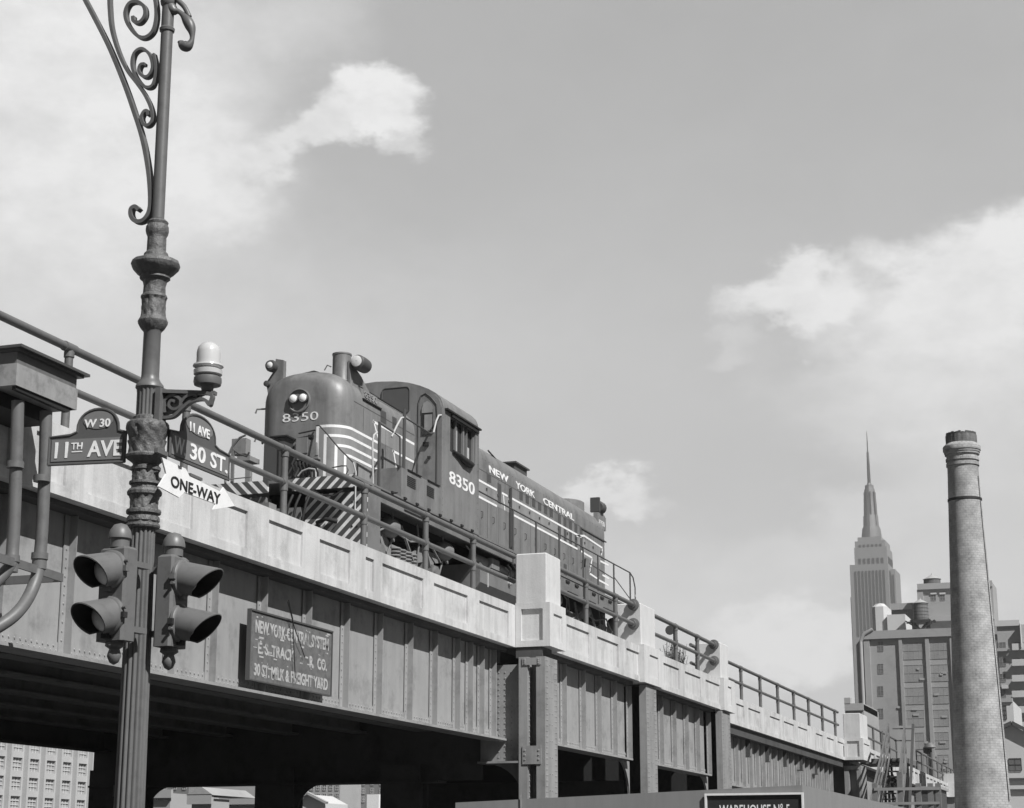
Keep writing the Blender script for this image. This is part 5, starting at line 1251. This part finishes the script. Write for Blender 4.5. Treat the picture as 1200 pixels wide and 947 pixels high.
mb = MB(); mb.box((X3 - .4, yr3, z3 - 1), (X3, yl3, z3 + .2)); mb.build('cornice', M_trim, t)
win_x(t, X3, 1059, 715, 1064, 724, 2, 3, M_winb)
# low block and kiosk left of the warehouse
t, X4, yl4, yr4, z4 = bldg('low pale-topped block at the foot of the warehouse by the far pier', 280, 990, 1012, 826, M_wh, 'low_building', 15)
mb = MB(); mb.box((X4 - .4, yr4, z4 - .9), (X4 + 14, yl4, z4 + .15)); mb.box((X4 - .45, yl4 - .9, z4 + .15), (X4 + 1, yl4, z4 + 1.0)); mb.build('cornice', M_trim, t)

# balconied apartment block at the right edge
t, X5, yl5, yr5, z5 = bldg('brick apartment block with stacked pale balconies beyond the chimney', 260, 1168, 1230, 733, M_apt, 'apartment_building', 25)
a = ux(1186, 733, X5); 
mb = MB()
for (p_, q_) in ((1168, 1195),): u_, v_ = ux(p_, 731, X5), ux(q_, 731, X5); mb.box((X5 - .3, v_.y, u_.z - .4), (X5 + 1, u_.y, u_.z + .4))
u_, v_ = ux(1195.5, 731, X5), ux(1198, 760, X5); mb.box((X5 - 1, v_.y, v_.z), (X5 + 2, u_.y, u_.z)); mb.build('parapet', M_palew, t)
for i in range(7):
    py = 759 + i * 18.5
    u_, v_ = ux(1186, py - 8, X5), ux(1232, py + 2, X5)
    mb = MB(); mb.box((X5 - .8, v_.y, v_.z), (X5, u_.y, v_.z + .3)); mb.box((X5 - .8, v_.y, v_.z + .3), (X5 - .72, u_.y, v_.z + .9)); mb.build('balcony', M_palew, t)
    win_x(t, X5, 1171, py - 6, 1179, py + 3, 2, 2, M_winb); win_x(t, X5, 1189, py - 6, 1196, py + 1, 2, 2, M_winb); win_x(t, X5, 1199, py - 6, 1206, py + 1, 2, 2, M_winb)
mb = MB(); a = ux(1168, 760, X5 - .2); b = ux(1183, 763, X5 - .2); mb.box((X5 - .4, b.y, b.z), (X5, a.y, a.z)); mb.build('sill_band', M_trim, t)
mb = MB(); a, b = ux(1174, 803, X5 - .2), ux(1182, 807, X5 - .2); mb.box((X5 - .5, b.y, b.z), (X5 - .1, a.y, a.z)); mb.build('air_vent', M_palew, t)
# pale end-wall block and gabled house
t, X6, yl6, yr6, z6 = bldg('small pale stucco block with one dark window beside the chimney foot', 170, 1166, 1187, 822, M_palew, 'house', 10, 'house')
win_x(t, X6, 1174.5, 827, 1180, 843, 2, 3, M_winb, M_locod)
mb = MB(); a, b = ux(1166, 822, X6), ux(1187, 828, X6); mb.box((X6 - .15, b.y, a.z - .1), (X6 + .5, a.y, a.z + .25)); mb.build('coping', M_trim, t)
Dg = 150; g0 = ud(1172, 855, Dg); Xg = g0.x; g1 = ux(1186, 849, Xg); g2 = ux(1215, 866, Xg)
t = thing('house', (Xg, (g0.y + g2.y) / 2, 0), 'white gabled house with a dark roof edge beside the chimney base', 'house')
mb = MB(); mb.extr([(Xg, g0.y, 0), (Xg, g0.y, g0.z), (Xg, g1.y, g1.z), (Xg, g2.y, g2.z), (Xg, g2.y, 0)], (12, 0, 0)); mb.build('wall', M_palew, t)
mb = MB(); mb.beam((Xg - .25, g0.y + .3, g0.z - .05), (Xg - .25, g1.y, g1.z + .12), .35, .28); mb.beam((Xg - .25, g1.y, g1.z + .12), (Xg - .25, g2.y - .3, g2.z + .1), .35, .28); mb.build('roof', M_locod, t)
win_x(t, Xg, 1182, 889, 1197.5, 903, 2, 2, M_winb, M_locod)
mb = MB()
for py in (912, 925):
    a, b = ux(1178, py, Xg - .1), ux(1225, py + 1.2, Xg - .1); mb.box((Xg - .2, b.y, b.z), (Xg, a.y, a.z))
mb.build('trim_board', M_locod, t)

# lamp standard behind the far railing
t = thing('yard_lamp', tuple(uz(1092, 925, 6.6)), 'small pole lamp seen against the warehouse wall beyond the stair', 'lamp')
c = ud(1092, 905, 120)
t.location = (c.x, c.y, 0)
mb = MB(); mb.cyl((c.x, c.y, 0), (c.x, c.y, ud(1092, 880, 120).z), .09, 10); mb.build('pole', M_locod, t, 40)
h_ = ud(1090, 876, 120); mb = MB(); mb.lathe([(.12, .3), (.35, .1), (.38, 0), (.2, -.06)], h_, 16); mb.build('lamp_head', M_frame, t, 40)
mb = MB(); mb.lathe([(.1, .4), (.28, .2), (.28, -.1), (.1, -.2)], ud(1087, 880, 120.5), 14); mb.build('ballast_can', M_locod, t, 40)

# steel stair tower up to the viaduct
st = thing('steel_staircase', (75, 10.4, .14), 'steep steel and timber staircase with landing climbing to the viaduct by the far pier', 'staircase')
D0, D1 = 78.0, 71.0
TL, TR = ud(1043, 889, D0), ud(1062, 889, D0); BL, BR = ud(1029, 955, D1), ud(1056, 955, D1)
HT = Vector((0, 0, 1.15))
def ext(T, B, z=.14):
    d = B - T; k = (z - T.z) / d.z; return T + d * k
BL2, BR2 = ext(TL, BL), ext(TR, BR)
for (T, B) in ((TL, BL2), (TR, BR2)):
    mb = MB(); mb.beam(T, B, .06, .42); mb.build('stringer', M_frame, st)
    mb = MB()
    T2 = T + Vector((0, 0, 1.4)); mb.beam(T2, B + HT * 1.2, .06, .12); mb.beam(T + Vector((0, 0, 1.0)), B + HT * .85, .05, .10); mb.beam(T + Vector((0, 0, .6)), B + HT * .5, .05, .10)
    for k in range(7):
        p = T.lerp(B, k / 6); q = T2.lerp(B + HT, k / 6); mb.beam(p, q, .05, .05)
    mb.build('handrail', M_sig, st)
n = 24
for k in range(n):
    p = TL.lerp(BL2, (k + .5) / n); q = TR.lerp(BR2, (k + .5) / n); mb = MB(); mb.beam(p, q, .26, .05); mb.build('tread', M_black, st)
mb = MB(); mb.box((TL.x - .2, TR.y - .1, TL.z - .2), (TL.x + 2.6, TL.y + 1.2, TL.z)); mb.build('landing', M_wood, st)
mb = MB(); mb.box((TL.x + 2.4, TR.y - .1, TL.z + .002), (TL.x + 2.5, TL.y, TL.z + 1.5)); mb.build('gate', M_wh, st)
for k in range(9):
    a_, b_ = TL.lerp(BL2, k / 9), TR.lerp(BR2, k / 9); mb = MB(); mb.beam((a_.x + .3, a_.y, .14), (a_.x + .3, a_.y, a_.z), .09, .09); mb.beam((b_.x + .3, b_.y, .14), (b_.x + .3, b_.y, b_.z), .09, .09)
    mb.beam((a_.x + .3, a_.y, a_.z - .6), (b_.x + .3, b_.y, max(.2, b_.z - 1.9)), .07, .07); mb.beam((b_.x + .3, b_.y, b_.z - .6), (a_.x + .3, a_.y, max(.2, a_.z - 1.9)), .07, .07); mb.build('trestle', M_black, st)
mb = MB()
for (a, b) in ((1070, 1066),):
    T = ud(a, 849, D0 + .4); B = ud(b, 947, D0 - 1.5); B = Vector((B.x, B.y, B.z)); mb.beam(T, ext(T, B, .14), .10, .10)
mb.beam(ud(1046, 854, D0), ud(1070, 854, D0), .05, .05); mb.beam(ud(1048, 868, D0), ud(1068, 868, D0), .05, .05)
mb.build('post', M_locod, st)
mb = MB(); mb.extr([(TL.x + 3.0, TL.y - .2, TL.z + .8), (TL.x + 3.0, TR.y - .3, TL.z + .8)] + [(TL.x + 3.0, (TL.y + TR.y) / 2 + .9 * math.cos(R(a)), TL.z + 1.6 + .7 * math.sin(R(a))) for a in (180, 140, 100, 60, 20, 0)][::1], (.1, 0, 0)); mb.build('hood', M_wh, st) if 0 else None
# timber barrier and sheds at the stair foot
t = thing('timber_fence', tuple(ud(1062, 947, 66).xy) + (.14,), 'post and rail timber fence in front of the staircase foot', 'fence')
f0, f1 = ud(1024, 925, 66), ud(1101, 924, 66)
mb = MB(); mb.beam(f0, f1, .08, .10); q0, q1 = ud(1024, 942, 66), ud(1101, 941, 66); mb.beam(q0, q1, .07, .09); mb.build('rail', M_frame, t)
for px in (1025, 1054, 1076, 1090, 1099):
    p = ud(px, 918 if px != 1054 else 905, 66.1); mb = MB(); mb.box((p.x - .09, p.y - .09, .14), (p.x + .09, p.y + .09, p.z)); mb.build('post', M_frame, t)
t = thing('timber_hut', tuple(ud(1085, 947, 84).xy) + (.14,), 'small dark hut under the far span beside the staircase', 'hut')
a = ud(1078, 925, 84); b = ux(1100, 925, a.x)
mb = MB(); mb.box((a.x, b.y, .14), (a.x + 3, a.y, a.z)); mb.build('wall', M_locod, t); mb = MB(); mb.box((a.x - .1, b.y - .1, a.z), (a.x + 3.1, a.y + .1, a.z + .12)); mb.build('roof', M_wh, t)

# trackside bits beyond the third span
t = thing('signal_lamp', tuple(uy(783, 800, 14.2)), 'little flared trackside lamp seen through the railing between the two pilasters', 'lamp')
c = uy(786, 739, 14.2); t.location = (c.x, c.y, 6.62)
mb = MB(); mb.cyl((c.x + .4, c.y, 6.62), (c.x + .4, c.y, c.z), .03, 8); mb.beam((c.x + .4, c.y, c.z), (c.x - .05, c.y, c.z), .06, .06); mb.build('pole', M_locod, t)
mb = MB(); mb.lathe([(.15, 0), (.14, .03), (.05, .12), (.05, .3)], (c.x - .1, c.y, c.z), 14, (1, 0, 0)); mb.build('lamp_shade', M_locod, t, 40)
rnd = random.Random(2); mb = MB(); c = uy(788, 780, 13.0)
for i in range(90):
    b_ = Vector((c.x + rnd.uniform(-.5, .6), 13.0 + rnd.uniform(-.2, .2), 6.62)); h = rnd.uniform(.6, 1.25); tip = b_ + Vector((rnd.uniform(-.3, .3), rnd.uniform(-.2, .2), h))
    mb.tube([b_, b_.lerp(tip, .6), tip], [.012, .01, .004], 4)
    for k in range(7):
        p = b_.lerp(tip, .35 + .09 * k); a = rnd.random() * 6.28; l_ = rnd.uniform(.05, .11); v = Vector((math.cos(a), math.sin(a), rnd.uniform(-.3, .6))) * l_; w = Vector((-math.sin(a), math.cos(a), 0)) * l_ * .35
        mb.add([p, p + v * .5 + w, p + v, p + v * .5 - w], [(0, 1, 2, 3)])
tag(mb.build('weed', M_weed, None, fix=False), 'straggly weed growing behind the parapet between the two pilasters', 'plant')

# ------------------------------------------------------------------ city seen beneath the viaduct
# white-framed factory, street (-Y) facade
YB = 60.0; a = uy(-60, 860, YB); e = uy(106, 880, YB); PW = (e.x - uy(88.5, 880, YB).x) / .97
fb = thing('factory_building', ((a.x + e.x) / 2 - 8, YB + 8, 0), 'pale concrete-framed factory with rows of square windows seen beneath the viaduct', 'factory')
nx, nz = 11, 4; x1 = e.x; x0 = x1 - nx * PW; sz = abs(uy(100, 890, YB).z - uy(100, 910.8, YB).z)
mb = MB(); holes = []
zr = [uy(97, py, YB).z for py in (907.5, 930.5)]; pit = zr[0] - zr[1] 
zr = [uy(97, 886.5 - 0, YB).z + pit * k for k in (2, 1, 0)]
H_ = 16.0
rows = []
zc = uy(97, 895, YB).z
for k in range(-3, 5):
    z_ = zc + k * pit * .93; rows.append((z_ - pit * .64, z_))
holes = [(i * PW + PW * .17, i * PW + PW * .83, z0, z1) for i in range(nx) for (z0, z1) in rows if z0 > 0 and z1 < H_ - .3]
wall(mb, (x0, YB, 0), (1, 0, 0), (0, 0, 1), nx * PW, H_, holes, (0, .14, 0))
wall(mb, (x0, YB + 20, 0), (0, -1, 0), (0, 0, 1), 20, H_, [], (0, 0, 0)); wall(mb, (x1, YB, 0), (0, 1, 0), (0, 0, 1), 20, H_, [], (0, 0, 0)); mb.add([(x0, YB, H_), (x1, YB, H_), (x1, YB + 20, H_), (x0, YB + 20, H_)], [(0, 1, 2, 3)])
wl = mb.build('wall', M_fact, fb, fix=False)
mb = MB()
for i in range(nx + 1): mb.box((x0 + i * PW - .1 * PW, YB - .3, 0), (x0 + i * PW + .02, YB - .002, H_))
mb.build('pier', M_fact, fb)
gl = 0
for h in holes:
    if h[2] + 0 > H_ or gl > 96: continue
    gl += 1
    mb = MB(); mb.box((x0 + h[0], YB + .13, h[2]), (x0 + h[1], YB + .16, h[3])); 
    w = mb.build('window', M_pane, fb)
    mb = MB()
    for q in range(1, 4): xx = x0 + h[0] + (h[1] - h[0]) * q / 4; mb.box((xx - .02, YB + .10, h[2]), (xx + .02, YB + .129, h[3]))
    for q in range(1, 3): zz = h[2] + (h[3] - h[2]) * q / 3; mb.box((x0 + h[0], YB + .08, zz - .02), (x0 + h[1], YB + .099, zz + .02))
    mb.build('glazing_bars', M_palew, w)
def far_block(label, D, pl, pr, pt, mt, wmt, depth=18, nwx=3, nrows=4, name='tenement', cat='building', wpx=4.0, hpx=5.0, pitch=9.0, side=True):
    t, X, yl, yr, zt_ = bldg(label, D, pl, pr, pt, mt, name, depth, cat)
    mb = MB(); mb.box((X - .3, yr - .2, zt_ - .35), (X - .002, yl + .2, zt_ + .25)); mb.build('cornice', M_trim, t)
    for r_ in range(nrows):
        for c_ in range(nwx):
            cx_ = pl + (pr - pl) * (c_ + .5) / nwx; cy_ = pt + 4 + pitch * r_ + hpx / 2
            win_x(t, X, cx_ - wpx / 2, cy_ - hpx / 2, cx_ + wpx / 2, cy_ + hpx / 2, 2, 2, wmt, M_palew)
    return t, X, yl, yr, zt_
far_block('dark brick tenement with white-framed windows and fire escapes seen under the viaduct', 190, 188, 222, 905, M_brick2, M_winb, 20, 3, 4, pitch=11)
far_block('brick tenement with small windows next to the fire-escape tenement, under the viaduct', 200, 222, 252, 908, M_wh, M_winb, 20, 3, 4, wpx=3.5)
far_block('pale loft block with small windows seen beneath the viaduct beside the slab-sided tower', 230, 252, 274, 900, M_palew, M_winb, 20, 3, 5, wpx=3.5)
far_block('pale slab-sided tower block without windows seen beneath the viaduct', 235, 275, 300, 895, M_palew, M_locod, 20, 2, 0)
t, X, yl, yr, zt_ = far_block('low pale pavilion with a flat cap roof in front of the tenements', 120, 225, 247, 936, M_trim, M_winb, 2.5, 3, 0, 'pavilion', 'small building')
mb = MB(); mb.extr([(X - .3, yl + .3, zt_ + .2), (X - .3, yr - .3, zt_ + .2), (X - .3, yr + .5, zt_ + .7), (X - .3, yl - .5, zt_ + .7)], (6, 0, 0)); mb.build('roof', M_wh, t)
far_block('long low pale shed with dark bays at street level under the viaduct', 130, 262, 302, 937, M_trim, M_locod, 3, 5, 1, 'low_shed', 'shed', 4, 3)
far_block('low roof with small dark bays seen beneath the viaduct close beside the lamp post', 140, 160, 200, 930, M_trim, M_winb, 8, 4, 1, 'low_shed', 'shed', 4, 4)
far_block('grey warehouse with rows of dark windows seen through the arched opening', 210, 362, 399, 906, M_wh, M_winb, 20, 5, 4, 'warehouse', 'warehouse', 4, 6, 10)
far_block('pale-cornered brick block with a bright poster patch seen through the arched opening', 215, 400, 452, 900, M_brick2, M_winb, 20, 5, 4, 'loft_building', 'building', 3.5, 6, 10)
t = tag(MB().box(tuple(ud(431, 946, 205)), tuple(ud(431, 946, 205) + Vector((.3, -1.2, 1.6)))).build('poster_hoarding', M_white), 'plain white hoarding in front of the brick block', 'hoarding')
a = ud(430, 931, 204); b = ux(444, 931, a.x); t.data.clear_geometry(); t.data.from_pydata([(a.x, a.y, 0), (a.x, b.y, 0), (a.x, b.y, a.z), (a.x, a.y, a.z), (a.x + .4, a.y, 0), (a.x + .4, b.y, 0), (a.x + .4, b.y, a.z), (a.x + .4, a.y, a.z)], [], [(0, 1, 2, 3), (7, 6, 5, 4), (0, 4, 5, 1), (1, 5, 6, 2), (2, 6, 7, 3), (3, 7, 4, 0)])
Xh = ud(350, 940, 100).x; a, b, c_ = ux(352, 938, Xh), ux(362, 931, Xh), ux(380, 941, Xh)
t = thing('house', (Xh, a.y, 0), 'small white gabled house in the arched opening under the viaduct', 'house')
mb = MB(); mb.extr([(Xh, a.y, 0), (Xh, a.y, a.z), (Xh, b.y, b.z), (Xh, c_.y, c_.z), (Xh, c_.y, 0)], (3, 0, 0)); mb.build('wall', M_palew, t)
mb = MB(); mb.beam((Xh - .1, a.y + .2, a.z), (Xh - .1, b.y, b.z + .06), .3, .12); mb.beam((Xh - .1, b.y, b.z + .06), (Xh - .1, c_.y - .2, c_.z), .3, .12); mb.build('roof', M_trim, t)

# dark block added under the later spans to put shade into the bays
mb = MB(); mb.box((50.5, 13.6, 0), (75, 21.2, 5.0)); tag(mb.build('dark_backing_block', M_under), 'dark backing block added beneath the viaduct to darken the bays behind the main column', 'building')

# ------------------------------------------------------------------ air
HAZE_D = 0.00022
mb = MB(); mb.box((-260, -420, -1.3), (2300, 900, 470))
hz = mb.build('haze', bpy.data.materials.new('haze_air')); hz['kind'] = 'stuff'
hm = hz.data.materials[0]; hm.use_nodes = True; hn = hm.node_tree.nodes; hn.clear()
pv = hn.new('ShaderNodeVolumePrincipled'); pv.inputs['Color'].default_value = (.92, .92, .92, 1); pv.inputs['Density'].default_value = HAZE_D; pv.inputs['Anisotropy'].default_value = .2
ho = hn.new('ShaderNodeOutputMaterial'); hm.node_tree.links.new(pv.outputs[0], ho.inputs['Volume'])
